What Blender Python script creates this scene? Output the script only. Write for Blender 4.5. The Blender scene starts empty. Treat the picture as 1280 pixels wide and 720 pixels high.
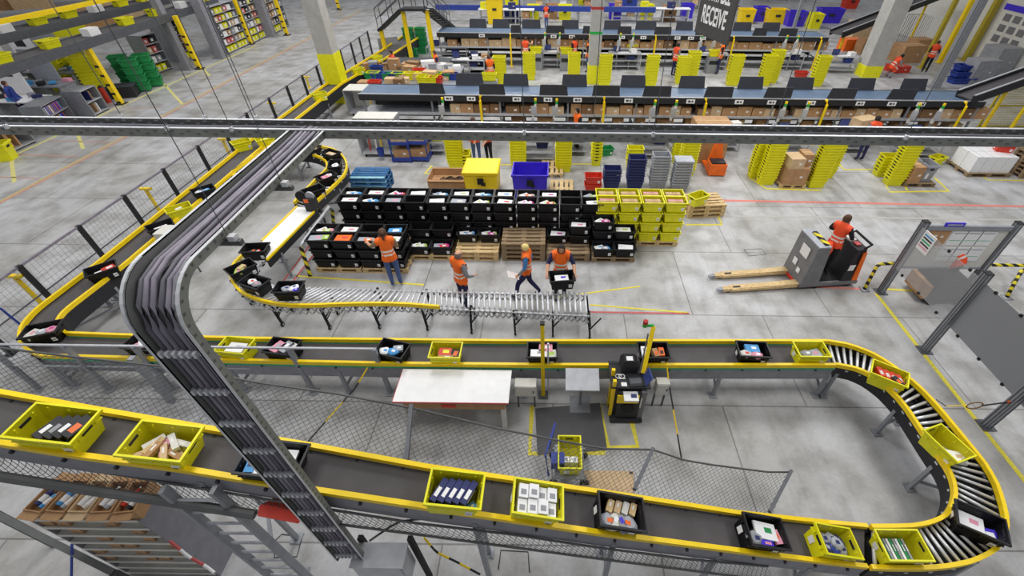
import bpy, math, random
from mathutils import Vector, Matrix
random.seed(11)
C = bpy.context.scene.collection
# ------------------------------------------------------------------ camera
H = 7.6; FPX = 555.0; PX, PY = 693.0, 360.0
PITCH = math.radians(41.0); ROLL = math.radians(0.7)
FWD = Vector((0, math.cos(PITCH), -math.sin(PITCH)))
U0 = Vector((0, math.sin(PITCH), math.cos(PITCH))); X0 = Vector((1, 0, 0))
RGT = X0*math.cos(ROLL) + U0*math.sin(ROLL)
UPV = U0*math.cos(ROLL) - X0*math.sin(ROLL)
CAM = Vector((0, 0, H))
cd = bpy.data.cameras.new('camera'); cam = bpy.data.objects.new('camera', cd); C.objects.link(cam)
cd.sensor_width = 36; cd.lens = 36*FPX/1280; cd.shift_x = -(PX-640)/1280; cd.clip_end = 300; cd.clip_start = 0.05
cam.matrix_world = Matrix(((RGT.x, UPV.x, -FWD.x, CAM.x), (RGT.y, UPV.y, -FWD.y, CAM.y), (RGT.z, UPV.z, -FWD.z, CAM.z), (0, 0, 0, 1)))
bpy.context.scene.camera = cam
# ------------------------------------------------------------------ world, lamps, exposure
wd = bpy.data.worlds.new('world'); bpy.context.scene.world = wd; wd.use_nodes = True
bg = wd.node_tree.nodes['Background']; bg.inputs[0].default_value = (0.93, 0.96, 1.0, 1); bg.inputs[1].default_value = 0.5
def area(x, y, z, sx, sy, e):
    l = bpy.data.lights.new('hall_lamp', 'AREA'); l.shape = 'RECTANGLE'; l.size = sx; l.size_y = sy; l.energy = e
    l.color = (1.0, 0.985, 0.95)
    o = bpy.data.objects.new('hall_lamp', l); C.objects.link(o); o.location = (x, y, z)
for yy, e in ((4, 1150), (14, 1750), (26, 2100), (40, 2400)):
    for xx, k in ((-18, .42), (-4, .8), (10, .82)): area(xx, yy, 13, 3.0, 5.0, e*k)
vs = bpy.context.scene.view_settings
vs.view_transform = 'Standard'; vs.look = 'None'; vs.gamma = 1.0; vs.exposure = -0.78; vs.use_curve_mapping = False

# ------------------------------------------------------------------ pixel measurements to places
def ray(px, py): return FWD + RGT*((px-PX)/FPX) - UPV*((py-PY)/FPX)
def W(px, py, h=0.0):
    d = ray(px, py); return CAM + d*((h-H)/d.z)
def WP(px, py, a, b):              # inclined plane z = a + b x
    d = ray(px, py); t = (a-H)/(d.z-b*d.x); return CAM + d*t
def WY(px, py, y):
    d = ray(px, py); return CAM + d*(y/d.y)
# ------------------------------------------------------------------ materials
def lin(c): return tuple(((v/255)/12.92 if v/255 <= .04045 else ((v/255+.055)/1.055)**2.4) for v in c)
MATS = {}
def mat(name, rgb, rough=.55, metal=0.0, var=.12, scale=6.0, bump=0.0, spec=.5, alpha=1.0):
    m = bpy.data.materials.new(name); m.use_nodes = True; nt = m.node_tree; b = nt.nodes['Principled BSDF']
    c = lin(rgb)
    n = nt.nodes.new('ShaderNodeTexNoise'); n.inputs['Scale'].default_value = scale; n.inputs['Detail'].default_value = 4
    tc = nt.nodes.new('ShaderNodeTexCoord'); nt.links.new(tc.outputs['Object'], n.inputs['Vector'])
    r = nt.nodes.new('ShaderNodeValToRGB'); nt.links.new(n.outputs['Fac'], r.inputs[0])
    r.color_ramp.elements[0].position = .3; r.color_ramp.elements[1].position = .7
    r.color_ramp.elements[0].color = (*[v*(1-var) for v in c], 1); r.color_ramp.elements[1].color = (*[min(1, v*(1+var)) for v in c], 1)
    nt.links.new(r.outputs[0], b.inputs['Base Color'])
    b.inputs['Roughness'].default_value = rough; b.inputs['Metallic'].default_value = metal
    b.inputs['Specular IOR Level'].default_value = spec; b.inputs['Alpha'].default_value = alpha
    if bump:
        bp = nt.nodes.new('ShaderNodeBump'); bp.inputs['Strength'].default_value = bump; nt.links.new(n.outputs['Fac'], bp.inputs['Height'])
        nt.links.new(bp.outputs[0], b.inputs['Normal'])
    MATS[name] = m; return m
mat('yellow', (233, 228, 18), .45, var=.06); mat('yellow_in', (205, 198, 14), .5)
mat('rail_yellow', (248, 212, 8), .45, var=.06)
mat('paint_yellow', (222, 208, 70), .8, var=.2, scale=30); mat('paint_red', (214, 128, 118), .8, var=.15, scale=30)
mat('faded_tan', (188, 168, 122), .85, var=.2, scale=20); mat('faded_red', (190, 142, 128), .85, var=.2, scale=20); mat('faded_yellow', (212, 204, 130), .85, var=.15, scale=20)
mat('deep_red', (196, 92, 92), .8)
mat('black', (17, 17, 20), .5, spec=.35); mat('black_rim', (28, 28, 33), .45, spec=.4)
mat('dark', (34, 35, 40), .6); mat('rubber', (22, 22, 24), .8)
mat('belt', (80, 77, 80), .75, var=.14, scale=3); mat('belt_blue', (92, 112, 138), .45, var=.15, scale=2)
mat('panel_black', (52, 54, 62), .7)
mat('steel', (150, 153, 160), .45, .35, var=.1); mat('steel_dark', (92, 94, 100), .5, .35)
mat('alu', (190, 192, 198), .4, .3); mat('zinc', (215, 217, 222), .35, .4); mat('frame_grey', (142, 142, 150), .6, .1)
mat('tray_steel', (130, 132, 128), .5, .2, var=.15); mat('tray_dark', (92, 93, 94), .6, .2)
mat('cable', (134, 128, 142), .6, var=.2); mat('cable_dark', (96, 94, 104), .6)
mat('white', (238, 238, 240), .5, var=.04); mat('offwhite', (214, 212, 205), .6, var=.06)
mat('paper', (232, 230, 228), .7, var=.05); mat('card', (178, 138, 98), .8, var=.14); mat('card_light', (205, 176, 138), .8, var=.12)
mat('card_dark', (128, 96, 66), .85); mat('wood', (208, 180, 132), .75, var=.2, scale=14); mat('wood_dark', (142, 120, 92), .8, var=.22, scale=12)
mat('blue', (38, 62, 150), .5); mat('pallet_blue', (48, 104, 156), .6, var=.25, scale=10); mat('pallet_pale', (140, 192, 210), .6)
mat('purple', (62, 40, 205), .45); mat('navy', (36, 44, 100), .5); mat('grey_tote', (148, 150, 156), .55); mat('grey_lid', (166, 170, 180), .5)
mat('green', (30, 140, 76), .5); mat('red', (208, 56, 36), .5); mat('orange', (240, 108, 24), .5)
mat('green_strip', (40, 170, 120), .5); mat('concrete', (176, 174, 170), .85, var=.1, scale=3, bump=.1); mat('stripe_red', (178, 44, 48), .6)
mat('rubber_mat', (92, 91, 95), .9, var=.06); mat('screen_blue', (58, 70, 130), .3)
mat('vest', (250, 110, 22), .7, var=.06); mat('vest_red', (244, 84, 40), .7, var=.06); mat('reflect', (228, 226, 220), .4)
mat('skin', (214, 160, 128), .6, var=.04); mat('denim', (72, 92, 140), .85, var=.2, scale=20); mat('navy_cloth', (38, 40, 84), .85)
mat('black_cloth', (26, 26, 32), .9); mat('grey_cloth', (132, 134, 140), .9); mat('tan_cloth', (150, 128, 98), .9); mat('blue_cloth', (70, 130, 190), .9)
mat('hair_brown', (84, 56, 42), .8); mat('hair_blond', (224, 202, 128), .7); mat('hair_dark', (34, 26, 24), .8); mat('hair_grey', (120, 112, 108), .8)
mat('shoe', (30, 30, 34), .7); mat('magenta', (196, 48, 150), .6); mat('sky', (70, 150, 210), .6); mat('lime', (170, 200, 90), .6); mat('pink', (222, 150, 170), .6)
mat('mesh_yellow', (176, 158, 40), .6); mat('eye', (30, 22, 20), .3); mat('lip', (170, 92, 84), .5); mat('sign', (72, 70, 70), .7)
mat('lamp_green', (40, 170, 70), .4); mat('truck_grey', (118, 117, 120), .55)
def hazard(name):
    m = bpy.data.materials.new(name); m.use_nodes = True; nt = m.node_tree; b = nt.nodes['Principled BSDF']
    w = nt.nodes.new('ShaderNodeTexWave'); w.bands_direction = 'DIAGONAL'; w.inputs['Scale'].default_value = 2.2
    tc = nt.nodes.new('ShaderNodeTexCoord'); nt.links.new(tc.outputs['Object'], w.inputs['Vector'])
    r = nt.nodes.new('ShaderNodeValToRGB'); r.color_ramp.interpolation = 'CONSTANT'
    r.color_ramp.elements[0].color = (.01, .01, .012, 1); r.color_ramp.elements[1].color = (.75, .62, .02, 1); r.color_ramp.elements[1].position = .5
    nt.links.new(w.outputs['Fac'], r.inputs[0]); nt.links.new(r.outputs[0], b.inputs['Base Color']); MATS[name] = m
hazard('hazard')
def glassy(name, rgb, f):
    m = bpy.data.materials.new(name); m.use_nodes = True; nt = m.node_tree; b = nt.nodes['Principled BSDF']
    b.inputs['Base Color'].default_value = (*lin(rgb), 1); b.inputs['Roughness'].default_value = .55
    tr = nt.nodes.new('ShaderNodeBsdfTransparent'); mx = nt.nodes.new('ShaderNodeMixShader'); mx.inputs[0].default_value = f
    nt.links.new(tr.outputs[0], mx.inputs[1]); nt.links.new(b.outputs[0], mx.inputs[2])
    nt.links.new(mx.outputs[0], nt.nodes['Material Output'].inputs['Surface']); MATS[name] = m
glassy('perspex', (190, 192, 196), .3); glassy('smoked', (142, 144, 150), .88)
def floor_mat():
    m = bpy.data.materials.new('concrete_floor'); m.use_nodes = True; nt = m.node_tree; b = nt.nodes['Principled BSDF']; L = nt.links.new
    tc = nt.nodes.new('ShaderNodeTexCoord')
    def noise(s, d, p0, p1, c0, c1, vec=None):
        n = nt.nodes.new('ShaderNodeTexNoise'); n.inputs['Scale'].default_value = s; n.inputs['Detail'].default_value = d
        L(vec or tc.outputs['Object'], n.inputs['Vector'])
        r = nt.nodes.new('ShaderNodeValToRGB'); L(n.outputs['Fac'], r.inputs[0])
        r.color_ramp.elements[0].position = p0; r.color_ramp.elements[1].position = p1
        r.color_ramp.elements[0].color = (*c0, 1); r.color_ramp.elements[1].color = (*c1, 1); return r.outputs[0]
    def mul(a, bb, f=1):
        x = nt.nodes.new('ShaderNodeMixRGB'); x.blend_type = 'MULTIPLY'; x.inputs[0].default_value = f; L(a, x.inputs[1]); L(bb, x.inputs[2]); return x.outputs[0]
    base = noise(.35, 6, .3, .72, lin((170, 168, 164)), lin((202, 203, 208)))
    st = noise(1.4, 8, .36, .56, (.74, .73, .71), (1, 1, 1))
    fine = noise(14, 6, .3, .6, (.9, .9, .9), (1, 1, 1))
    mp = nt.nodes.new('ShaderNodeMapping'); mp.inputs['Scale'].default_value = (2.2, .2, 1); L(tc.outputs['Object'], mp.inputs['Vector'])
    scuff = noise(2.0, 5, .38, .5, (.86, .86, .86), (1, 1, 1), mp.outputs[0])
    br = nt.nodes.new('ShaderNodeTexBrick'); L(tc.outputs['Object'], br.inputs['Vector'])
    br.inputs['Scale'].default_value = 1; br.inputs['Brick Width'].default_value = 3.4; br.inputs['Row Height'].default_value = 2.6
    br.inputs['Mortar Size'].default_value = .014; br.offset = .5
    br.inputs['Color1'].default_value = (1, 1, 1, 1); br.inputs['Color2'].default_value = (.93, .93, .93, 1); br.inputs['Mortar'].default_value = (.5, .49, .48, 1)
    o = mul(mul(mul(mul(base, st), fine), scuff, .7), br.outputs['Color'])
    L(o, b.inputs['Base Color']); b.inputs['Roughness'].default_value = .42; b.inputs['Specular IOR Level'].default_value = .35
    MATS['floor'] = m
floor_mat()
# ------------------------------------------------------------------ mesh building
class MB:
    def __init__(s): s.v = []; s.f = []; s.m = []; s.slots = []
    def mi(s, m):
        if m not in s.slots: s.slots.append(m)
        return s.slots.index(m)
    def face(s, idx, m): s.f.append(tuple(idx)); s.m.append(s.mi(m))
    def hexa(s, b4, t4, m):
        n = len(s.v); s.v += [tuple(p) for p in b4] + [tuple(p) for p in t4]
        for q in ((3, 2, 1, 0), (4, 5, 6, 7), (0, 1, 5, 4), (1, 2, 6, 5), (2, 3, 7, 6), (3, 0, 4, 7)): s.face([n+i for i in q], m)
    def box(s, c, d, m, rz=0, tap=1.0):
        x, y, z = d[0]/2, d[1]/2, d[2]/2; cs, sn = math.cos(rz), math.sin(rz)
        def P(a, b2, zz): return (c[0]+a*cs-b2*sn, c[1]+a*sn+b2*cs, c[2]+zz)
        s.hexa([P(-x, -y, -z), P(x, -y, -z), P(x, y, -z), P(-x, y, -z)],
               [P(-x*tap, -y*tap, z), P(x*tap, -y*tap, z), P(x*tap, y*tap, z), P(-x*tap, y*tap, z)], m)
    def beam(s, p, q, w, h, m, up=(0, 0, 1)):
        p, q = Vector(p), Vector(q); d = (q-p).normalized(); u = Vector(up)
        if abs(d.dot(u)) > .98: u = Vector((0, 1, 0))
        sd = d.cross(u).normalized()*(w/2); uu = sd.cross(d).normalized()*(h/2)
        s.hexa([p-sd-uu, p+sd-uu, q+sd-uu, q-sd-uu], [p-sd+uu, p+sd+uu, q+sd+uu, q-sd+uu], m)
    def tube(s, pts, r, m, n=6, cap=True):
        pts = [Vector(p) for p in pts]; base = len(s.v); k = len(pts)
        for i, p in enumerate(pts):
            d = (pts[min(i+1, k-1)]-pts[max(i-1, 0)]).normalized()
            u = Vector((0, 0, 1)) if abs(d.z) < .9 else Vector((0, 1, 0))
            a = d.cross(u).normalized(); b = a.cross(d)
            rr = r[i] if isinstance(r, (list, tuple)) else r
            for j in range(n):
                t = 2*math.pi*(j+.5)/n; s.v.append(tuple(p+a*math.cos(t)*rr+b*math.sin(t)*rr))
        for i in range(k-1):
            for j in range(n):
                s.face((base+i*n+j, base+i*n+(j+1) % n, base+(i+1)*n+(j+1) % n, base+(i+1)*n+j), m)
        if cap:
            s.face([base+j for j in range(n)][::-1], m); s.face([base+(k-1)*n+j for j in range(n)], m)
    def rings(s, rs, m, cap0=True, cap1=True):
        base = len(s.v); n = len(rs[0])
        for r in rs: s.v += [tuple(p) for p in r]
        for i in range(len(rs)-1):
            mm = m[i] if isinstance(m, list) else m
            for j in range(n): s.face((base+i*n+j, base+i*n+(j+1) % n, base+(i+1)*n+(j+1) % n, base+(i+1)*n+j), mm)
        m0 = m[0] if isinstance(m, list) else m; m1 = m[-1] if isinstance(m, list) else m
        if cap0: s.face([base+j for j in range(n)][::-1], m0)
        if cap1: s.face([base+(len(rs)-1)*n+j for j in range(n)], m1)
    def ball(s, c, r, m, n=8, k=6, sc=(1, 1, 1)):
        rs = []
        for i in range(1, k):
            a = math.pi*i/k; rs.append([(c[0]+r*sc[0]*math.sin(a)*math.cos(2*math.pi*j/n), c[1]+r*sc[1]*math.sin(a)*math.sin(2*math.pi*j/n), c[2]-r*sc[2]*math.cos(a)) for j in range(n)])
        s.rings(rs, m)
    def poly(s, pts, z0, z1, m):
        n = len(pts); s.rings([[(p[0], p[1], z0) for p in pts], [(p[0], p[1], z1) for p in pts]], m)
    def sweep(s, pts, prof, m, closed=True):   # prof (side, up)
        pts = [Vector(p) for p in pts]; k = len(pts); base = len(s.v); n = len(prof)
        for i, p in enumerate(pts):
            d = pts[min(i+1, k-1)]-pts[max(i-1, 0)]; sd = Vector((d.y, -d.x, 0)).normalized()
            for a, b in prof: s.v.append(tuple(p+sd*a+Vector((0, 0, b))))
        for i in range(k-1):
            for j in range(n): s.face((base+i*n+j, base+i*n+(j+1) % n, base+(i+1)*n+(j+1) % n, base+(i+1)*n+j), m)
        s.face([base+j for j in range(n)][::-1], m); s.face([base+(k-1)*n+j for j in range(n)], m)
    def mesh(s, name):
        me = bpy.data.meshes.new(name); me.from_pydata(s.v, [], s.f); me.validate()
        for k in s.slots: me.materials.append(MATS[k])
        if len(me.polygons) == len(s.m): me.polygons.foreach_set('material_index', s.m)
        me.update(); return me
    def build(s, name, parent=None, loc=None, rot=None):
        o = bpy.data.objects.new(name, s.mesh(name)); C.objects.link(o)
        if parent: o.parent = parent
        if loc is not None: o.location = loc
        if rot is not None: o.rotation_euler = rot
        return o
def smooth(o):
    o.data.polygons.foreach_set('use_smooth', [True]*len(o.data.polygons)); return o
def tag(o, label, cat, group=None, kind=None):
    o['label'] = label; o['category'] = cat
    if group: o['group'] = group
    if kind: o['kind'] = kind
    return o
def st(o): o['kind'] = 'structure'; return o
def empty(name, loc=(0, 0, 0), rz=0):
    o = bpy.data.objects.new(name, None); C.objects.link(o); o.location = loc; o.rotation_euler = (0, 0, rz); o.empty_display_size = .1; return o
def dup(o, loc, rot=(0, 0, 0), scale=None):
    r = o.copy(); C.objects.link(r); r.location = loc; r.rotation_euler = rot
    if scale: r.scale = scale
    for k in ('label', 'category', 'group'):
        if k in r: del r[k]
    for ch in kids.get(o.name, []):
        c = ch.copy(); C.objects.link(c); c.parent = r
    return r
kids = {}
def resample(pts, n):
    pts = [Vector(p) for p in pts]; ds = [0]
    for a, b in zip(pts, pts[1:]): ds.append(ds[-1]+(b-a).length)
    out = []; j = 0
    for i in range(n):
        t = ds[-1]*i/(n-1)
        while j < len(pts)-2 and ds[j+1] < t: j += 1
        f = (t-ds[j])/max(1e-9, ds[j+1]-ds[j]); out.append(pts[j].lerp(pts[j+1], min(1, max(0, f))))
    return out
def smoothpts(pts, it=2):
    for _ in range(it):
        q = [pts[0]]
        for a, b in zip(pts, pts[1:]): q += [a.lerp(b, .25), a.lerp(b, .75)]
        q.append(pts[-1]); pts = q
    return pts

# ================================================================== SETTING
fm = MB(); fm.poly([(-60, -6), (45, -6), (45, 85), (-60, 85)], -.2, 0, 'floor'); st(fm.build('floor'))
TRN = [0]
def mark(pts, w, m, h=.004):
    """painted floor line through pixel points"""
    b = MB(); P = [W(x, y, 0) for x, y in pts]
    b.sweep([Vector((p.x, p.y, 0)) for p in P], [(-w/2, .001), (w/2, .001), (w/2, h), (-w/2, h)], m)
    TRN[0] += 1; st(b.build('trim_%d' % TRN[0]))
mark([(1095, 367), (1162, 452), (1232, 540), (1300, 625)], .09, 'paint_yellow')
mark([(870, 250), (1080, 254), (1320, 259)], .12, 'paint_red')
mark([(880, 270), (1080, 272), (1320, 276)], .1, 'concrete', .003)
mark([(737, 381), (860, 391)], .05, 'paint_yellow'); mark([(735, 390), (862, 392)], .05, 'deep_red'); mark([(690, 372), (800, 358)], .05, 'paint_yellow')
mark([(665, 507), (662, 567), (757, 566)], .09, 'paint_yellow'); mark([(748, 505), (760, 559), (797, 558), (790, 528)], .09, 'paint_yellow')
mark([(-40, 275), (140, 181), (320, 84), (450, 15)], .09, 'faded_red'); mark([(-40, 273), (140, 178.5), (320, 82), (450, 13)], .12, 'faded_tan')
mark([(-10, 207), (137, 139), (320, 57)], .12, 'faded_yellow')
for a in (((62, 176), (135, 178)), ((15, 193), (97, 196)), ((-10, 221), (50, 223)), ((160, 136), (205, 134))): mark(a, .06, 'faded_red')
for a in (((14, 197), (18, 228)), ((96, 165), (104, 186)), ((205, 105), (228, 130)), ((253, 85), (262, 95))): mark(a, .12, 'faded_yellow')
mark([(937, 222), (958, 236), (1026, 238)], .1, 'paint_yellow'); mark([(1043, 199), (1055, 212), (1090, 212)], .1, 'paint_yellow')
mark([(1104, 224), (1112, 240), (1186, 239), (1168, 222)], .1, 'paint_yellow'); mark([(1127, 224), (1134, 238)], .08, 'paint_yellow')
mark([(1192, 196), (1235, 225), (1300, 226)], .1, 'paint_yellow'); mark([(857, 281), (902, 281), (897, 268)], .08, 'paint_yellow')
mark([(540, 207), (531, 217), (556, 217)], .08, 'paint_yellow'); mark([(660, 205), (740, 205)], .08, 'paint_yellow'); mark([(590, 205), (640, 206)], .08, 'paint_yellow')
mark([(370, 345), (530, 356)], .06, 'paint_yellow'); mark([(354, 352), (392, 300)], .05, 'deep_red'); mark([(366, 352), (400, 308)], .05, 'deep_red')
mark([(860, 203), (905, 204)], .08, 'paint_yellow')
mark([(1100, 361), (1150, 364)], .07, 'paint_yellow'); mark([(1000, 358), (1075, 361)], .07, 'paint_red')
for q in (((344, 676), (352, 668), (378, 671), (371, 696), (343, 697), (344, 676)), ((623, 712), (626, 688), (660, 690), (662, 716)), ((930, 312), (952, 311), (958, 318), (936, 320), (930, 312))): mark(q, .02, 'dark', .003)
# columns
def column(px, py, wid, yel, sm, lab, bands=()):
    p = W(px, py, 0); o = []
    b = MB(); b.box((0, 0, yel/2), (wid*1.08, wid*1.08, yel), 'yellow'); b.box((0, 0, (yel+14)/2), (wid, wid, 14-yel), 'concrete')
    for hz, m in bands: b.box((0, 0, hz), (wid*1.02, wid*1.02, .12), m)
    o = b.build('column', None, (p.x, p.y, 0)); o['kind'] = 'structure'
    o['label'] = lab; return o
column(428, 126, .72, 2.2, 0, 'round grey concrete column with yellow painted foot by the fence')
column(741, 103, .62, .95, 0, 'concrete column with a yellow foot between the receive lines', ((2.5, 'lamp_green'), (3.6, 'stripe_red')))
column(1082, 94, .95, .6, 0, 'thick pale concrete column with yellow foot at the receive line end')
# ================================================================== CONVEYORS
def conveyor(name, label, cat, Lp, Rp, n=24, kind='belt', below=.3, belt_drop=.12, legs=(), railL=True, railR=True, beltm='belt',
             railm='rail_yellow', spacing=.11, railw=.055, railh=.09, group=None, framem='frame_grey', legm='steel', feet=True, green=False):
    L = resample(Lp, n); R = resample(Rp, n); c = sum((L[i]+R[i] for i in range(n)), Vector())/(2*n)
    root = empty(name, (c.x, c.y, 0)); tag(root, label, cat, group); off = Vector((c.x, c.y, 0))
    L = [p-off for p in L]; R = [p-off for p in R]
    if kind == 'belt':
        b = MB(); k = len(b.v); rs = []
        for a, q in zip(L, R):
            d = Vector((0, 0, belt_drop)); rs.append([a-d, q-d, q-d-Vector((0, 0, .05)), a-d-Vector((0, 0, .05))])
        b.rings(rs, beltm); b.build('belt', root)
    else:
        LL = resample(L, 200); RR = resample(R, 200)
        ln = sum((a-b2).length for a, b2 in zip(LL, LL[1:])); lr = sum((a-b2).length for a, b2 in zip(RR, RR[1:])); cnt = min(98, int((ln+lr)/2/spacing))
        for i in range(cnt):
            j = int((i+.5)/cnt*199); d = Vector((0, 0, belt_drop))
            b = MB(); a, q = LL[j]-d, RR[j]-d; b.tube([a, q], .026, 'zinc', 8); smooth(b.build('roller', root))
        b = MB(); rs = []
        for a, q in zip(L, R):
            d = Vector((0, 0, belt_drop+.16)); rs.append([a-d, q-d, q-d-Vector((0, 0, .02)), a-d-Vector((0, 0, .02))])
        if kind == 'roller': b.rings(rs, 'rubber'); b.build('drive_belt', root)
    for P, on in ((L, railL), (R, railR)):
        if on:
            b = MB(); b.sweep(P, [(-railw/2, -railh), (railw/2, -railh), (railw/2, 0), (-railw/2, 0)], railm); b.build('guard_rail', root)
        b = MB(); z1, z0 = -railh, -railh-below
        b.sweep(P, [(-.02, z0), (.02, z0), (.02, z1), (-.02, z1)], framem)
        for i in range(0, len(P)-1, 2):
            q = P[i]; b.box((q.x, q.y, q.z+z1-.05), (.05, .06, .03) if kind == 'roller' else (.03, .1, .03), 'zinc' if kind == 'roller' else 'dark')
        if green: b.sweep(P, [(-.03, z1-.045), (.03, z1-.045), (.03, z1-.005), (-.03, z1-.005)], 'green_strip')
        b.build('side_frame', root)
    for t in legs:
        i = min(n-1, int(t*(n-1))); a, q = L[i], R[i]
        b = MB()
        for p in (a, q):
            zt = p.z-railh-below*.6; b.beam((p.x, p.y, 0.02), (p.x, p.y, zt), .06, .06, legm)
            if feet: b.box((p.x, p.y, .012), (.16, .16, .02), legm)
        zt = min(a.z, q.z)-railh-below; b.beam((a.x, a.y, zt), (q.x, q.y, zt), .05, .05, legm)
        b.beam((a.x, a.y, zt*.4), (q.x, q.y, zt*.4), .04, .04, legm)
        b.build('support_leg', root)
    return root
RH = 1.0
def PL(pts, h=RH): return [W(x, y, h) for x, y in pts]
# outer loop coming down the fence and turning into the middle line
outerA = [(520, 33), (475, 63), (404, 106), (315, 172), (237, 234), (180, 280), (112, 334), (72, 364), (44, 385), (29, 401), (23, 413), (24, 427), (34, 437), (49, 443)]
innerA = [(532, 40), (488, 68), (427, 103), (368, 149), (318, 190), (250, 248), (192, 297), (145, 337), (100, 371), (78, 388), (70, 399), (72, 408), (82, 415)]
far_o = PL(outerA[:7]); far_i = PL(innerA[:7])
conveyor('belt_conveyor', 'long dark belt conveyor with yellow rails running beside the wire fence', 'conveyor', far_o, [far_i[0], far_i[1], far_i[2], far_i[3], far_i[4], far_i[5], far_i[6]], 40,
         legs=[i/9 for i in range(10)], below=.45, framem='dark')
conveyor('belt_conveyor', 'yellow railed conveyor bend turning from the fence into the middle line', 'conveyor', smoothpts(PL(outerA[6:])), smoothpts(PL(innerA[6:])+PL([(82, 415)])), 30,
         legs=(.1, .45, .95), below=.35, framem='dark')
mid_b = PL([(82, 415), (162, 418), (320, 422), (640, 425), (990, 425), (1035, 425)]); mid_f = PL([(49, 443), (245, 448), (480, 453), (690, 455), (960, 455), (1045, 455)])
conveyor('belt_conveyor', 'straight middle belt conveyor with yellow rails and green strips behind the white table', 'conveyor', mid_b, mid_f, 44,
         legs=[i/8 for i in range(9)], below=.34, green=True)
cu_o = smoothpts(PL([(1035, 425), (1065, 430), (1100, 444), (1145, 477), (1172, 505), (1201, 540), (1242, 590), (1258, 635), (1260, 660), (1252, 682), (1222, 700), (1175, 709), (1120, 709), (1090, 708)]), 1)
cu_i = smoothpts(PL([(1045, 454), (1077, 460), (1105, 477), (1130, 502), (1152, 535), (1172, 565), (1190, 590), (1196, 612), (1192, 632), (1180, 647), (1150, 656), (1120, 657), (1090, 657)]), 1)
cu = conveyor('roller_conveyor', 'big curved roller conveyor with yellow rails at the turn of the loop', 'conveyor', cu_o, cu_i, 40, kind='roller', legs=(.05, .3, .52, .75, .97), below=.28, spacing=.115, framem='dark')
# incline back to the upper left
IA, IB = .95+.34*3.95, -.34
IA2, IB2 = IA+.34-.21, -.21
def Q(px, py, off=0.0):
    p = WP(px, py, IA+off, IB)
    return p if p.x > -1 else WP(px, py, IA2+off, IB2)
inc_b = [Q(-60, 479), Q(0, 489), Q(117, 510), Q(247, 532), Q(379, 554), Q(532, 582), Q(697, 606), Q(800, 621), Q(922, 640), Q(1035, 652), W(1085, 656.5, .97)]
inc_f = [Q(-60, 541), Q(0, 552), Q(100, 568), Q(225, 584), Q(320, 600), Q(525, 631), Q(640, 648), Q(752, 665), Q(960, 692), Q(1040, 702), W(1085, 707, .97)]
inc = conveyor('inclined_conveyor', 'inclined grey belt conveyor with yellow rails climbing across the foreground', 'conveyor', inc_b, inc_f, 44, legs=(.22, .5, .66, .8, .95), below=.3, belt_drop=.11, railh=.07)
# loop B that merges beside the cable tray
B_o = smoothpts(PL([(291, 213), (325, 187), (350, 176), (380, 176), (402, 182), (420, 186), (433, 199), (433, 214), (418, 230), (402, 244), (386, 259)]), 1)
B_i = smoothpts(PL([(300, 226), (335, 201), (355, 193), (375, 190), (392, 192), (405, 198), (409, 204), (408, 211), (398, 219), (380, 238), (367, 252)]), 1)
conveyor('roller_conveyor', 'roller loop crowded with black totes curving under the overhead cable tray', 'conveyor', B_o, B_i, 36, kind='roller', legs=(.1, .35, .6, .85), below=.25, framem='dark', spacing=.14)
# white transfer belt and expanding roller conveyor
conveyor('transfer_conveyor', 'short conveyor with a clean white belt between two black tote bends', 'conveyor', PL([(371, 257), (327, 300)], .95), PL([(396, 260), (333, 324)], .95), 6,
         belt_drop=.03, beltm='white', below=.2, railw=.04, railh=.05, legs=(.15, .85), framem='dark')
fx_o = smoothpts(PL([(318, 306), (296, 322), (286, 338), (290, 353), (304, 367), (335, 377), (371, 381), (440, 378), (500, 378), (549, 382)], .85), 1)
fx_i = smoothpts(PL([(338, 318), (325, 326), (319, 334), (322, 344), (332, 352), (350, 357), (375, 357), (440, 358), (500, 360), (549, 361)], .85), 1)
fx = conveyor('expanding_conveyor', 'expanding roller conveyor bend with one yellow rail and black caster legs', 'conveyor', fx_o, fx_i, 40, kind='open', railR=False, below=.02, spacing=.13, legs=(), framem='alu', belt_drop=.06)
fx2_b = PL([(549, 361), (640, 363), (735, 365)], .85); fx2_f = PL([(549, 382), (640, 386), (737, 391)], .85)
fx2 = conveyor('expanding_conveyor', 'rail-less end of the expanding roller conveyor in front of the four workers', 'conveyor', fx2_b, fx2_f, 12, kind='open', railL=False, railR=False, below=.02, spacing=.12, framem='alu', belt_drop=.02)
def scissor(root, P, n):
    off = root.location; P = resample(P, n+1)
    b = MB()
    for i in range(n):
        a, q = P[i]-off, P[i+1]-off
        b.beam((a.x, a.y, a.z-.1), (q.x, q.y, q.z-.3), .012, .03, 'alu'); b.beam((a.x, a.y+.01, a.z-.3), (q.x, q.y+.01, q.z-.1), .012, .03, 'steel')
    b.build('scissor_lattice', root)
scissor(fx, PL([(290, 353), (304, 367), (335, 377), (371, 381), (440, 378), (500, 378), (549, 382)], .85), 34); scissor(fx2, fx2_f, 26); scissor(fx2, fx2_b, 26)
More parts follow.
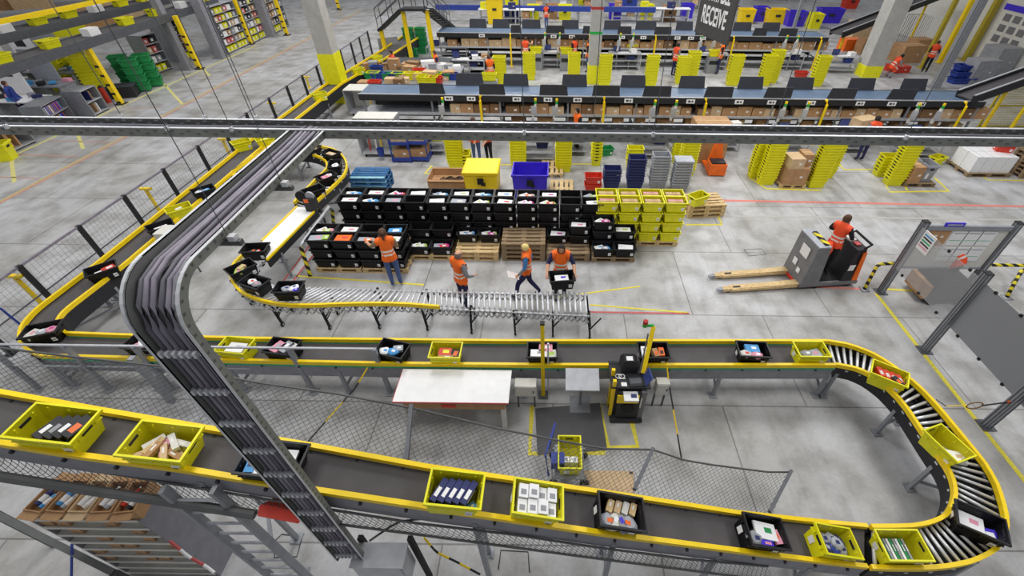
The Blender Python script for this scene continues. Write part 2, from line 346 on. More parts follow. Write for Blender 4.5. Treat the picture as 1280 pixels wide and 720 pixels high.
def casterleg(root, fxp, tx, ty):
    f = W(*fxp, 0); t = W(tx, ty, .78); off = root.location; b = MB()
    f = Vector((t.x, t.y, .12)) if abs(f.x-t.x) > .25 else Vector((f.x, t.y, .12)); f -= off; t -= off
    b.beam(f, t, .045, .045, 'rubber'); b.beam((t.x, t.y+.55, t.z), (f.x, f.y+.5, f.z), .045, .045, 'rubber')
    b.beam((f.x, f.y, .38), (f.x, f.y+.5, .38), .03, .03, 'rubber'); b.beam((f.x, f.y, .3), (f.x+.22, f.y+.02, .62), .025, .025, 'rubber')
    lg = b.build('caster_leg', root)
    for dy in (0, .5):
        w = MB(); w.tube([(f.x-.02, f.y+dy, .055), (f.x+.02, f.y+dy, .055)], .055, 'rubber', 12); w.tube([(f.x-.024, f.y+dy, .055), (f.x+.024, f.y+dy, .055)], .025, 'zinc', 10); w.build('wheel', lg)
for a, tx, ty in (((305, 394), 288, 350), ((352, 411), 335, 377), ((412, 414), 398, 381), ((475, 411), 462, 380), ((535, 412), 526, 382)): casterleg(fx, a, tx, ty)
for a, tx, ty in (((590, 416), 588, 386), ((644, 420), 642, 388), ((691, 422), 691, 390), ((737, 424), 735, 392)): casterleg(fx2, a, tx, ty)
# merge wedge
conveyor('merge_guide', 'yellow wedge shaped merge guide pointing along the fence conveyor', 'guide rail', PL([(289, 214), (335, 181), (362, 170)]), PL([(290, 219), (322, 204), (345, 194)]), 6, beltm='dark', below=.1, legs=(.9,))
# ================================================================== OVERHEAD CABLE TRAY
TH = 5.85
def traylong():
    a = W(-60, 147, TH); b2 = W(1340, 159.6, TH); D = (a.y+b2.y)/2; root = empty('cable_tray', (0, D, TH)); tag(root, 'long perforated steel cable tray spanning the whole hall overhead', 'cable tray')
    x0, x1 = a.x, b2.x; wd_ = .27
    b = MB(); b.box(((x0+x1)/2, -wd_/2, -.08), (x1-x0, wd_, .008), 'tray_dark')
    b.build('tray_floor', root)
    for y, nm in ((0, 1), (-wd_, 0)):
        b = MB(); b.box(((x0+x1)/2, y, -.04), (x1-x0, .012, .085), 'tray_steel'); b.box(((x0+x1)/2, y+(-.012 if nm else .012), .004), (x1-x0, .03, .006), 'zinc')
        k = int((x1-x0)/.085)
        for i in range(k):
            x = x0+(i+.5)*.085
            b.box((x, y-.0075, -.02-(i % 2)*.028), (.035, .004, .012), 'zinc' if nm else 'tray_dark')
        b.build('side_wall', root)
    for i in range(3):
        c = MB(); P = [(x0+(x1-x0)*t/30, D-.05-.06*i+.008*math.sin(t*1.7+i*2), TH-.062) for t in range(31)]
        c.tube(P, .02, 'cable_dark', 6); tag(smooth(c.build('power_cable')), 'dark power cable lying along the long overhead tray', 'cable', 'dark cables in the long tray')
    return root, D, D-wd_
trl, TD, TDf = traylong()
XL, XR = -2.66, -2.36; YD = 1.93
def traybranch():
    root = empty('cable_tray', (-2.5, YD, TH)); tag(root, 'steel cable tray branching towards the camera and dropping down vertically', 'cable tray')
    zb = 1.35; y1 = TDf
    def path(x, off):
        P = [Vector((x, y1, TH-off))]
        P.append(Vector((x, YD+.35, TH-off)))
        for i in range(1, 9):
            a = math.pi/2*i/8; P.append(Vector((x, YD+.35-(.35-off*0)*math.sin(a)+off*math.sin(a), TH-off-(.35)*(1-math.cos(a)))))
        P.append(Vector((x, YD+off, zb))); return P
    o = root.location; P0 = path(XL, .08); P1 = path(XR, .08); b = MB()
    rs = [[p-o, q-o, q-o+Vector((0, .006, -.006)), p-o+Vector((0, .006, -.006))] for p, q in zip(P0, P1)]; b.rings(rs, 'tray_dark'); b.build('tray_floor', root)
    for x, s in ((XL, -1), (XR, 1)):
        A = path(x, .085); B = path(x, 0); b = MB()
        rs = [[p-o, q-o, q-o+Vector((s*.012, 0, 0)), p-o+Vector((s*.012, 0, 0))] for p, q in zip(A, B)]; b.rings(rs, 'tray_steel')
        rs = [[q-o, q-o+Vector((s*.035, 0, 0)), q-o+Vector((s*.035, .004, -.004)), q-o+Vector((0, .004, -.004))] for q in B]; b.rings(rs, 'zinc')
        BB = resample([(p+q)/2 for p, q in zip(A, B)], 80)
        for i, q in enumerate(BB):
            q = q-o; b.box((q.x+s*.008, q.y, q.z), (.012, .02, .02), 'tray_dark')
        b.build('side_wall', root)
    if True:
        for z in [zb+.15+i*.42 for i in range(10)]:
            rr = MB(); rr.box((-.01, .03, z-TH), (XR-XL, .035, .03), 'zinc')
            for k in range(6): rr.box((XL+.035+k*.046-o.x, .0, z-TH+.01), (.02, .03, .045), 'zinc')
            rr.build('cable_clamp', root)
    for k in range(6):
        x = XL+.035+k*.046; P = path(x, .045); P = resample(P, 40); c = MB(); n0 = []
        for i, p in enumerate(P):
            t = i/39; n0.append(p+Vector((.006*math.sin(t*9+k*1.3)*(1-t) + (.25 if False else 0), 0, .01*math.sin(t*14+k*2)*(1 if t < .35 else 0))))
        n0 = [Vector((n0[0].x+.02*(k+1), TD-.08-.02*k, TH-.04)), Vector((n0[0].x+.015, TDf, TH-.02))]+n0[2:]
        c.tube(n0, .0185, 'cable' if k % 3 else 'cable_dark', 6)
        tag(smooth(c.build('power_cable')), 'purplish grey cable clamped side by side down the dropping cable tray', 'cable', 'cables of the dropping tray')
traybranch()
def rod(px, D, zt=14, w=.004):
    p = WY(px, 158, D); b = MB(); b.tube([(0, 0, 0), (0, 0, zt-TH)], w, 'steel_dark', 5); b.box((0, 0, .01), (.03, .03, .04), 'zinc')
    return b.build('hanger_rod', None, (p.x, D, TH))
hr = [8, 160, 207, 262, 288, 325, 655, 742, 818, 967, 1140]
for i, x in enumerate(hr): tag(rod(x, TD+.02 if i % 2 else TDf-.02), 'thin steel rod hanging from the roof to hold the overhead tray', 'hanger rod', 'hanger rods of the long tray')
for y in (2.6, 3.4):
    b = MB(); b.tube([(0, 0, 0), (0, 0, 8)], .003, 'steel_dark', 5); tag(b.build('hanger_rod', None, (XR+.04, y, TH-.08)), 'thin steel rod holding up the branching cable tray', 'hanger rod', 'hanger rods of the branch tray')
    b = MB(); b.beam((XL-.1, 0, 0), (XR+.12, 0, 0), .04, .04, 'tray_dark'); b.box((XR+.07, 0, .04), (.05, .05, .04), 'zinc'); tag(b.build('tray_bracket', None, (0, y, TH-.11)), 'short channel bracket under the branching cable tray', 'bracket', 'brackets of the branch tray')
# ================================================================== FENCE ALONG THE AISLE
FH = 1.4
tops = [(-60, 384), (19, 332), (95, 282), (155, 244), (204, 211), (245, 182), (280, 160), (309, 141), (335, 122), (357, 107), (378, 94), (396, 82), (410, 72), (426, 62), (439, 53), (451, 46), (462, 39)]
FXX = sum(W(x, y, FH).x for x, y in tops[1:10])/9
ys = [W(x, y, FH).y for x, y in tops]
fr = empty('mesh_fence', (FXX, ys[0], 0)); tag(fr, 'long low wire mesh fence with dark posts beside the aisle', 'fence')
y0, y1 = ys[0], ys[-1]
for y in ys:
    b = MB(); b.box((0, y-y0, FH/2), (.09, .09, FH), 'dark'); b.box((0, y-y0, .01), (.2, .2, .02), 'dark'); b.build('post', fr)
b = MB(); b.box((0, (y1-y0)/2, FH-.03), (.035, y1-y0, .05), 'cable'); b.build('top_rail', fr)
b = MB(); b.box((0, (y1-y0)/2, .62), (.025, y1-y0, .025), 'steel_dark'); b.build('middle_rail', fr)
b = MB(); y = 0
while y < y1-y0: b.box((0, y, FH/2), (.004, .004, FH-.1), 'steel'); y += .12
for k in range(1, 12): b.box((0, (y1-y0)/2, k*.115), (.004, y1-y0, .004), 'steel')
b.build('wire_mesh', fr)
def tpost(x, y, tx, ty):
    base = W(x, y, 0); b = MB(); t = WY(tx, ty, base.y); b.beam((0, 0, 0), (0, 0, t.z), .07, .07, 'rail_yellow'); b.box((.02, 0, t.z), (.34, .09, .06), 'rail_yellow'); b.box((0, 0, .01), (.16, .16, .02), 'rail_yellow')
    return b.build('marker_post', None, (base.x, base.y, 0))
for a, l in (((205, 272, 185, 236), 'fourth fence post'), ((292, 203, 272, 174), 'the green cable crossing'), ((348, 152, 337, 129), 'tray crossing'), ((387, 110, 380, 96), 'concrete column'), ((64, 391, 8, 345), 'lower loop')):
    tag(tpost(*a), 'yellow T-topped marker post by the fence conveyor near the '+l, 'post')
# ================================================================== TOTES
def rect(l, w, z, r=0): return [(-l/2, -w/2, z), (l/2, -w/2, z), (l/2, w/2, z), (-l/2, w/2, z)]
def tote_proto(nm, m, min_, rim, L=.6, Wd=.4, Ht=.3, sticker=True, lab='white'):
    b = MB()
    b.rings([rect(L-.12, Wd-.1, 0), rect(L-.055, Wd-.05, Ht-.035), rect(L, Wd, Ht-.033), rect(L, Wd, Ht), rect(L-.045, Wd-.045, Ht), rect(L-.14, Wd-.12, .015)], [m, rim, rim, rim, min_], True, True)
    def yo(z): return (Wd-.1+(.05)*(z/(Ht-.035)))/2
    def xo(z): return (L-.12+(.065)*(z/(Ht-.035)))/2
    zz = Ht*.62
    b.rings([rect(2*xo(zz), 2*yo(zz), zz-.01), rect(2*xo(zz)+.02, 2*yo(zz)+.02, zz-.008), rect(2*xo(zz)+.02, 2*yo(zz)+.02, zz+.008), rect(2*xo(zz), 2*yo(zz), zz+.01)], rim, False, False)
    for sx in (-.19, 0, .19):
        for sy in (-1, 1): b.box((sx*L/.6, sy*(yo(Ht*.8)+.003), Ht*.76), (.016, .02, Ht*.24), rim)
    for sx in (-1, 1):
        for sy in (-.1, .1): b.box((sx*(xo(Ht*.8)+.003), sy, Ht*.76), (.02, .016, Ht*.24), rim)
    for s in (-1, 1):
        b.box((s*(xo(Ht*.8)+.004), 0, Ht*.76), (.012, .12, .034), 'dark'); b.box((s*(L/2-.034), 0, Ht*.8), (.006, .12, .034), 'dark')
    me = b.mesh('tote_'+nm)
    parts = []
    if sticker:
        q = MB(); q.box((-(xo(Ht*.42)+.003), .05, Ht*.36), (.006, .085, .1), lab); parts.append(('barcode_label', q.mesh('label_side_'+nm)))
        q = MB(); q.box((L*.3, -(yo(Ht*.42)+.003), Ht*.36), (.075, .006, .09), lab)
        q.box((L*.3, -(yo(Ht*.42)+.0065), Ht*.33), (.05, .002, .012), 'dark'); parts.append(('barcode_label', q.mesh('label_'+nm)))
    return me, parts
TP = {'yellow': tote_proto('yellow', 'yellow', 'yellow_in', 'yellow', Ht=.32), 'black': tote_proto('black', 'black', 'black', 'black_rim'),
      'blue': tote_proto('blue', 'navy', 'navy', 'navy'), 'grey': tote_proto('grey', 'grey_tote', 'grey_tote', 'grey_lid'),
      'green': tote_proto('green', 'green', 'green', 'green'), 'red': tote_proto('red', 'red', 'red', 'red'), 'royal': tote_proto('royal', 'blue', 'blue', 'blue')}
THT = {'yellow': .32}
def tote(kind, loc, rot=(0, 0, 0), label='', group=None, sc=None, parts=True, cat='tote', name=None):
    me, ps = TP[kind]; o = bpy.data.objects.new(name or kind+'_tote', me); C.objects.link(o); o.location = loc; o.rotation_euler = rot
    if sc: o.scale = sc
    if parts:
        for n_, m_ in ps: c = bpy.data.objects.new(n_, m_); C.objects.link(c); c.parent = o
    return tag(o, label, cat, group)
# goods that lie in the totes
GM = {}
def good(kind, m1, m2=None):
    k = (kind, m1, m2)
    if k not in GM:
        b = MB(); m2 = m2 or 'paper'
        if kind == 'parcel': b.box((0, 0, .03), (.26, .19, .06), m1); b.box((.03, .01, .061), (.09, .06, .003), m2)
        elif kind == 'book': b.box((0, 0, .016), (.235, .17, .026), 'paper'); b.box((0, 0, .031), (.24, .175, .004), m1); b.box((0, 0, .002), (.24, .175, .004), m1); b.box((-.118, 0, .016), (.004, .175, .032), m1); b.box((.02, 0, .0335), (.12, .08, .001), m2)
        elif kind == 'bag':
            rs = []
            for z, s in ((0, .8), (.02, 1), (.045, .96), (.065, .6)): rs.append([(.12*s*math.cos(t)*(1+.12*math.sin(3*t)), .09*s*math.sin(t)*(1+.1*math.cos(4*t)), z) for t in [i*math.pi/6 for i in range(12)]])
            b.rings(rs, m1); b.box((.02, 0, .066), (.07, .05, .003), m2)
        elif kind == 'bottle':
            b.tube([(-.1, 0, .033), (.05, 0, .033), (.08, 0, .033), (.12, 0, .033)], [.033, .033, .014, .014], m1, 10); b.tube([(.118, 0, .033), (.135, 0, .033)], .017, m2, 8); b.tube([(-.06, 0, .033), (.02, 0, .033)], .0337, 'paper', 10)
        elif kind == 'box': b.box((0, 0, .06), (.1, .2, .12), m1); b.box((0, -.02, .1205), (.06, .08, .002), m2); b.box((.0505, 0, .07), (.002, .12, .03), m2)
        GM[k] = b.mesh(kind)
    return GM[k]
GN = {'parcel': ('flat parcel', 'parcel'), 'book': ('book', 'book'), 'bag': ('bagged item', 'bag'), 'bottle': ('bottle', 'bottle'), 'box': ('small carton', 'box')}
CN = {'white': 'white', 'paper': 'off-white', 'magenta': 'magenta', 'sky': 'sky blue', 'orange': 'orange', 'lime': 'lime green', 'pink': 'pink', 'card': 'brown', 'card_light': 'light brown', 'red': 'red', 'dark': 'black',
      'navy': 'dark blue', 'blue': 'blue', 'purple': 'violet', 'grey_tote': 'grey', 'green': 'green', 'offwhite': 'cream', 'wood': 'tan', 'yellow': 'yellow', 'grey_lid': 'silver grey'}
def item(kind, m1, m2, base, dx, dy, dz, rz, where, group=None, sc=None, tilt=0):
    """base = Matrix of the tote"""
    o = bpy.data.objects.new({'parcel': 'parcel', 'book': 'book', 'bag': 'bagged_item', 'bottle': 'bottle', 'box': 'carton'}[kind], good(kind, m1, m2)); C.objects.link(o)
    o.matrix_world = base @ Matrix.Translation((dx, dy, dz)) @ Matrix.Rotation(rz, 4, 'Z') @ Matrix.Rotation(tilt, 4, 'Y') @ (Matrix.Diagonal((*sc, 1)) if sc else Matrix())
    return tag(o, '%s %s %s' % (CN.get(m1, m1), GN[kind][0], where), GN[kind][1], group)
def M4(loc, rot): return Matrix.Translation(loc) @ Matrix.Rotation(rot[2], 4, 'Z') @ Matrix.Rotation(rot[1], 4, 'Y')
TILT = math.atan(.34)
def conv_tote(kind, px, py, rz, where, items, plane=None, zbelt=.88, k=1.0):
    ht = .32 if kind == 'yellow' else .3
    if plane: p = Q(px, py, -.11+ht); loc = Vector((p.x, p.y, p.z-ht+.005)); TL = TILT if p.x > -1 else math.atan(.21); rot = (0, TL, rz); M = Matrix.Translation(loc) @ Matrix.Rotation(TL, 4, 'Y') @ Matrix.Rotation(rz, 4, 'Z')
    else: p = W(px, py, zbelt+ht); loc = Vector((p.x, p.y, zbelt+.003)); rot = (0, 0, rz); M = M4(loc, rot)
    o = tote(kind, (0, 0, 0), (0, 0, 0), '%s tote %s' % (kind, where), 'totes riding the conveyors'); o.matrix_world = M
    nick = where.split(',')[0].replace('on the incline filled with ', 'of ').replace('on the incline holding a', 'with a').replace('on the incline behind', 'behind').replace('on the fence conveyor', 'on fence conveyor').replace('on the middle belt', 'on middle belt').replace('holding a', 'with').replace('with red patterned packs', '').strip()
    for (g, m1, m2, dx, dy, dz, r, *sc) in items: item(g, m1, m2, M, dx, dy, dz, r, 'in %s tote %s' % (kind, nick), None, sc[0] if sc else None, sc[1] if len(sc) > 1 else 0)
    return M
P2 = math.pi/2
# incline, from upper left to lower right
conv_tote('yellow', 57, 528, 0, 'highest on the incline, at the picture edge', [('box', 'dark', ('white', 'grey_tote', 'white', 'orange')[i], -.09+i*.08, -.0+.01*i, .12+.01*i, -.3, (.9, 1.2, 1.05), .3) for i in range(4)]+[('bag', 'navy', 'grey_tote', .1, -.05, .08, 0, (.8, .8, .8))], 1)
conv_tote('yellow', 192, 550, 0, 'second on the incline, full of wooden pieces', [('parcel', ('card_light', 'offwhite', 'wood', 'card', 'offwhite', 'pink')[i % 6], 'paper', -.17+.033*i, (-.06, .05, .0)[i % 3], .1+.025*(i % 4), .7+i*.23, (.75, .3, .9)) for i in range(11)], 1)
conv_tote('black', 333, 572, 0, 'on the incline behind the dropping cable tray', [('parcel', 'white', 'purple', .02, 0, .17, .05, (1.35, 1.5, .8)), ('box', 'sky', 'navy', -.2, .0, .12, .1, (.9, 1.4, .9))], 1)
conv_tote('yellow', 562, 610, 0, 'on the incline filled with dark blue packs', [('box', 'navy', 'white', -.17+.08*i, .0, .1, -.4, (.68, 1.35, 1.3)) for i in range(5)]+[('parcel', 'sky', 'white', .2, -.1, .08, .8, (.4, .4, 1))], 1)
conv_tote('yellow', 662, 622, 0, 'on the incline filled with white cartons', [('box', 'white', 'grey_tote', -.17+.113*(i % 4), -.085 if i < 4 else .075, .12+.03*(i % 3), 0, (1.08, .76, 1.2)) for i in range(8)], 1)
conv_tote('black', 768, 638, 0, 'on the incline filled with wrapped clear bags', [('bag', ('grey_lid', 'offwhite', 'grey_tote')[i % 3], ('orange', 'white', 'purple')[i % 3], -.14+.09*i, -.08, .13, i) for i in range(4)]+[('parcel', ('wood', 'card_light', 'offwhite')[i % 3], 'paper', -.1+.1*i, .09, .15, 1.2, (.6, .4, .8)) for i in range(4)], 1)
conv_tote('black', 950, 663, 0, 'on the incline holding a white sheet', [('parcel', 'white', 'green', .04, .03, .2, -.06, (1.2, 1.1, .5)), ('book', 'purple', 'pink', .0, -.12, .2, 0, (.8, .4, 1)), ('bag', 'grey_tote', 'navy', -.16, -.08, .18, 0), ('parcel', 'pink', 'orange', .2, -.02, .19, .2, (.4, .9, .6))], 1)
conv_tote('yellow', 1040, 675, 0, 'at the foot of the incline, full of bagged dark items', [('bag', ('grey_tote', 'navy', 'grey_lid', 'navy', 'grey_tote', 'blue', 'grey_lid')[i], ('navy', 'grey_lid', 'navy', 'white', 'navy', 'grey_lid', 'navy')[i], (-.12, -.11, .0, .12, .12, 0, .04)[i], (.05, -.06, .06, .05, -.06, -.06, 0)[i], (.15, .15, .16, .15, .15, .16, .2)[i], (.2, 2.9, .1, 3.0, .3, 0, 3.1)[i], (.85, .9, 1.0)) for i in range(7)], 1)
conv_tote('yellow', 1130, 681, 0, 'entering the roller curve, full of upright thin cases', [('parcel', ('white', 'green', 'grey_tote')[i % 3], 'white', -.19+.042*i, -.01, .06, 0, (.1, 1.35, 2.4), -.35) for i in range(9)], None, .87)
# curve
conv_tote('black', 1228, 652, -.5, 'at the outermost roller bend holding a white parcel', [('parcel', 'white', 'pink', -.06, .03, .1, 0, (1.2, 1.2, 1)), ('book', 'purple', 'white', .15, -.04, .1, .3)])
conv_tote('yellow', 1187, 553, -1.25, 'on the straight side of the roller curve', [('parcel', 'grey_tote', 'card', .1, 0, .06, .4, (1, 1, 1)), ('parcel', 'white', 'card_light', .18, .06, .1, 1)])
conv_tote('yellow', 1113, 466, -.6, 'on the upper roller bend with red patterned packs', [('box', 'red', 'offwhite', -.12+.1*i, .02, .14, .5, (.9, 1.1, .9)) for i in range(4)]+[('box', 'dark', 'orange', .15, -.06, .15, .9)])
# middle line
for k_, px, py, rz, wh, it in [
    ('yellow', 1015, 436, .0, 'at the right end of the middle belt', [('bag', 'grey_tote', 'white', -.05, 0, .14, 0), ('parcel', 'grey_lid', 'pink', .1, 0, .13, .3)]),
    ('black', 942, 436, -.06, 'on the middle belt holding a sky blue book', [('parcel', 'sky', 'white', 0, .05, .2, 0), ('bag', 'pink', 'white', .05, -.1, .2, 0), ('bag', 'offwhite', 'red', -.15, -.08, .2, 0)]),
    ('black', 817, 437, 0, 'on the middle belt behind the leaning yellow pole', [('parcel', 'white', 'grey_tote', -.17, 0, .2, P2, (.9, .6, 1)), ('box', 'card', 'orange', .05, -.02, .13, .2), ('box', 'orange', 'dark', .16, 0, .13, 0)]),
    ('black', 678, 437, 0, 'on the middle belt behind the upright yellow pole', [('parcel', 'white', 'grey_tote', -.08, -.05, .2, 0, (1.1, .9, 1)), ('parcel', 'pink', 'white', .06, .09, .2, 0), ('book', 'offwhite', 'lime', .15, -.06, .22, .2)]),
    ('yellow', 557, 437, 0, 'on the middle belt right behind the white table', [('book', 'red', 'yellow', -.03, .03, .2, 0), ('parcel', 'card', 'offwhite', .0, -.1, .17, 0, (1.1, .5, 1)), ('book', 'dark', 'orange', .17, -.02, .18, 1.4)]),
    ('black', 490, 435, -.25, 'on the middle belt just left of the white table', [('bag', 'sky', 'white', .02, -.03, .2, 0), ('parcel', 'grey_lid', 'white', .08, .06, .2, .4, (.7, .7, 1)), ('bag', 'white', 'sky', -.14, -.05, .19, 0)]),
    ('black', 352, 432, -.12, 'on the middle belt between the fence posts', [('parcel', 'pink', 'grey_lid', -.1, 0, .2, 1.2), ('parcel', 'grey_lid', 'white', .06, .02, .2, 1.2), ('parcel', 'offwhite', 'grey_tote', .17, .02, .2, 1.3, (.8, .6, 1))]),
    ('yellow', 293, 431, -.1, 'on the middle belt right of the dropping tray', [('parcel', 'white', 'grey_lid', 0, 0, .2, 0, (1.3, 1.2, .8))]),
    ('black', 177, 427, -.12, 'on the middle belt left of the dropping tray', [('parcel', 'pink', 'red', 0, 0, .2, 1, (.9, .9, 1)), ('parcel', 'white', 'pink', .08, .03, .24, .7)]),
    ('black', 50, 411, .35, 'in the lower left bend of the fence conveyor', [('bag', 'pink', 'magenta', .12, .03, .18, 0), ('bag', 'grey_lid', 'white', -.03, 0, .18, .5), ('parcel', 'offwhite', 'pink', -.16, -.03, .18, 1)]),
    ('black', 125, 335, .75, 'riding the fence conveyor above the lower left bend', [('parcel', 'white', 'red', 0, .0, .17, .2, (1.1, .5, .8)), ('book', 'red', 'white', .12, .03, .2, .3)]),
    ('black', 199, 281, .78, 'on the fence conveyor behind the white control box', [('parcel', 'white', 'grey_lid', 0, 0, .18, .1, (1.1, .6, .8))]),
    ('yellow', 222, 259, .78, 'on the fence conveyor between two black totes', [('parcel', 'white', 'yellow', 0, 0, .24, .4, (.6, .4, .8))]),
    ('black', 253, 236, .78, 'on the fence conveyor just before the yellow wedge', [('parcel', 'sky', 'white', .05, 0, .2, .2, (.8, .6, .8)), ('bag', 'white', 'sky', -.1, 0, .2, 0)]),
    ('yellow', 300, 460-460+176, .78, 'on the fence conveyor hidden partly by the tray', []),
    ('yellow', 330, 172, .7, 'riding crosswise above the yellow merge wedge', [('parcel', 'yellow', 'white', 0, 0, .2, 0)]),
    ('yellow', 398, 116, .8, 'on the fence conveyor next to the yellow column foot', []), ('yellow', 446, 85, .8, 'on the fence conveyor just past the column', []),
    ('yellow', 470, 70, .8, 'far up the fence conveyor', []),
    ('black', 388, 184, .0, 'on the far loop, first behind the tray', [('parcel', 'card_light', 'pink', 0, 0, .2, 0, (1.3, 1.1, .8))]),
    ('black', 413, 190, -.5, 'on the far loop at its top bend', [('parcel', 'card_light', 'offwhite', 0, 0, .2, .1, (1.2, .9, .8))]),
    ('black', 418, 204, -1.3, 'on the far loop holding white film', [('bag', 'white', 'grey_lid', 0, 0, .19, 0, (1.3, 1.2, 1))]),
    ('black', 407, 219, .9, 'on the far loop holding a pink parcel', [('parcel', 'pink', 'red', 0, 0, .2, 0), ('bag', 'white', 'pink', .1, .05, .2, 0)]),
    ('black', 391, 236, .85, 'on the far loop next to the scanner arm', []),
    ]:
    conv_tote(k_, px, py, rz, wh, it)
for k_, px, py, rz, wh, it in [
    ('black', 318, 309, .1, 'at the end of the white belt', [('book', 'red', 'white', 0, 0, .14, .6, (.7, .7, 1)), ('bag', 'dark', 'orange', -.1, .03, .12, 0)]),
    ('black', 300, 333, .9, 'standing askew in the expanding conveyor bend', [('parcel', 'card_light', 'lime', .02, .04, .2, .4, (.7, .6, 1)), ('book', 'lime', 'pink', -.08, -.05, .2, 1)]),
    ('black', 317, 351, -.35, 'jammed in the expanding conveyor bend', [('bag', 'grey_tote', 'pink', .03, 0, .18, 0), ('bag', 'white', 'red', -.12, .03, .18, 0)]),
    ('black', 360, 358, .05, 'on the expanding conveyor past its bend', [('bag', 'grey_lid', 'navy', -.06, 0, .2, 0), ('bag', 'white', 'blue', .1, .02, .2, 1), ('parcel', 'purple', 'white', .17, -.06, .2, .3, (.4, .5, 1))])]:
    conv_tote(k_, px, py, rz, wh, it, None, .82)
# ================================================================== PALLETS
def pallet_mesh(m, m2=None):
    b = MB()
    for y in (-.345, -.175, 0, .175, .345): b.box((0, y, .133), (1.2, .1 if abs(y) in (.175,) else .12, .022), m if not m2 or y != -.345 else m2)
    for x in (-.53, 0, .53): b.box((x, 0, .111), (.14, .8, .022), m)
    r = []
    for y in (-.345, 0, .345):
        c = MB()
        for x in (-.53, 0, .53): c.box((x, y, .061), (.14, .1, .078), m)
        c.box((0, y, .011), (1.2, .1, .022), m); r.append(c.mesh('runner_'+m))
    return b.mesh('pallet_'+m), r
PM = {'wood': pallet_mesh('wood'), 'wood_dark': pallet_mesh('wood_dark'), 'pallet_blue': pallet_mesh('pallet_blue', 'pallet_pale')}
def pallet(m, x, y, z, rz, label, group=None, sc=None):
    me, rs = PM[m]; o = bpy.data.objects.new('pallet', me); C.objects.link(o); o.location = (x, y, z); o.rotation_euler = (0, 0, rz)
    if sc: o.scale = sc
    for r in rs: c = bpy.data.objects.new('runner', r); C.objects.link(c); c.parent = o
    return tag(o, label, 'pallet', group)
RX = -6.08
def rxs(px): return W(px, 262, 1.35).x
x_left = W(414, 258, 1.35).x; D1 = 10.68
pal = ['white', 'grey_lid', 'pink', 'sky', 'orange', 'magenta', 'offwhite', 'lime', 'purple', 'red']
def nth(k): return ORD[k] if k < 12 else ('thirteenth', 'fourteenth', 'fifteenth', 'sixteenth')[k-12]
ORD = ['first', 'second', 'third', 'fourth', 'fifth', 'sixth', 'seventh', 'eighth', 'ninth', 'tenth', 'eleventh', 'twelfth']
TN = {1: ['only layer'], 2: ['lower layer', 'top layer'], 3: ['bottom layer', 'middle layer', 'top layer'], 4: ['bottom layer', 'second layer up', 'third layer up', 'top layer']}
def toteblock(kind, x0, yf, z0, cols, rows, heights, sname, item_fn=None, pitch=.612):
    """heights[row][col] tiers; front row first"""
    ht = THT.get(kind, .3)
    for r in range(rows):
        for c_ in range(cols):
            n = heights[r][c_] if isinstance(heights, list) else heights
            for t in range(n):
                x, y, z = x0+pitch*(c_+.5)+random.uniform(-.006, .006), yf+.2+.41*r, z0+t*(ht-.0)+.003*t
                wh = '%s, %s row, %s from left, %s' % (sname, ('front', 'back', 'third')[r], ORD[c_], TN[n][t])
                rz = random.uniform(-.015, .015)
                tote(kind, (x, y, z), (0, 0, rz), '%s tote, %s' % (kind, wh), '%s totes, %s' % (kind, sname), parts=True)
                if t == n-1 and item_fn:
                    M = M4((x, y, z), (0, 0, rz)); L_ = item_fn(r, c_)
                    for (g, m1, m2, dx, dy, dz, rr, *sc) in L_: item(g, m1, m2, M, dx, dy, dz, rr, 'in %s, %s row, %s from left' % (sname, ('front', 'back', 'third')[r], ORD[c_]), None, sc[0] if sc else None)
def mix(seed):
    def f(r, c_):
        rn = random.Random(seed*100+r*20+c_); k = rn.random()
        if k < .38: m = rn.choice(['white', 'white', 'grey_lid', 'paper']); return [('parcel', m, rn.choice(pal), rn.uniform(-.04, .04), -.01, .19, rn.uniform(-.15, .15), (1.55, 1.25, 1))]
        if k < .85:
            a = rn.choice(pal); b_ = rn.choice(['white', 'grey_lid', 'white', 'paper']); return [('parcel', b_, a, -.1, 0, .17, rn.uniform(0, 1), (1, .9, 1)), ('bag', a, 'white', .1, .02, .16, rn.uniform(0, 3)), ('book', rn.choice(pal), 'white', .05, -.05, .22, rn.uniform(-.5, .5), (.8, .7, 1))]
        return [('bag', 'dark', 'grey_tote', 0, 0, .03, 0)]
    return f
PZ = .146
for g in range(3):
    gx = x_left+g*2.47+(.0 if g else 0)
    nm = ('left back block', 'centre back block', 'right back block')[g]
    for h in (0, 1): pallet('wood', gx+.6+1.24*h, D1+.41, 0, 0, 'wooden pallet under the %s, %s one' % (nm, ('left', 'right')[h]), 'pallets under the back blocks')
    toteblock('black', gx, D1, PZ, 4, 2, 4, nm, mix(g+1))
# yellow block
xy = W(746, 250, 1.5).x; Dy = D1-.02
for h in (0, 1): pallet('wood', xy+.6+1.26*h, Dy+.41, 0, 0, 'wooden pallet under the yellow tote block, %s one' % ('left', 'right')[h], 'pallets under the yellow block')
def ycards(r, c_): return [('parcel', 'card_light', 'card', 0, -.0, .2, 0, (1.6, .3, 1.3)), ('parcel', 'pink' if (r+c_) % 3 == 0 else 'card_light', 'card', 0, .075, .2, 0, (1.6, .3, 1.2)), ('parcel', 'card_light', 'card', 0, -.08, .19, 0, (1.6, .3, 1.3))]
toteblock('yellow', xy, Dy, PZ, 4, 2, 4, 'yellow block', ycards, .63)
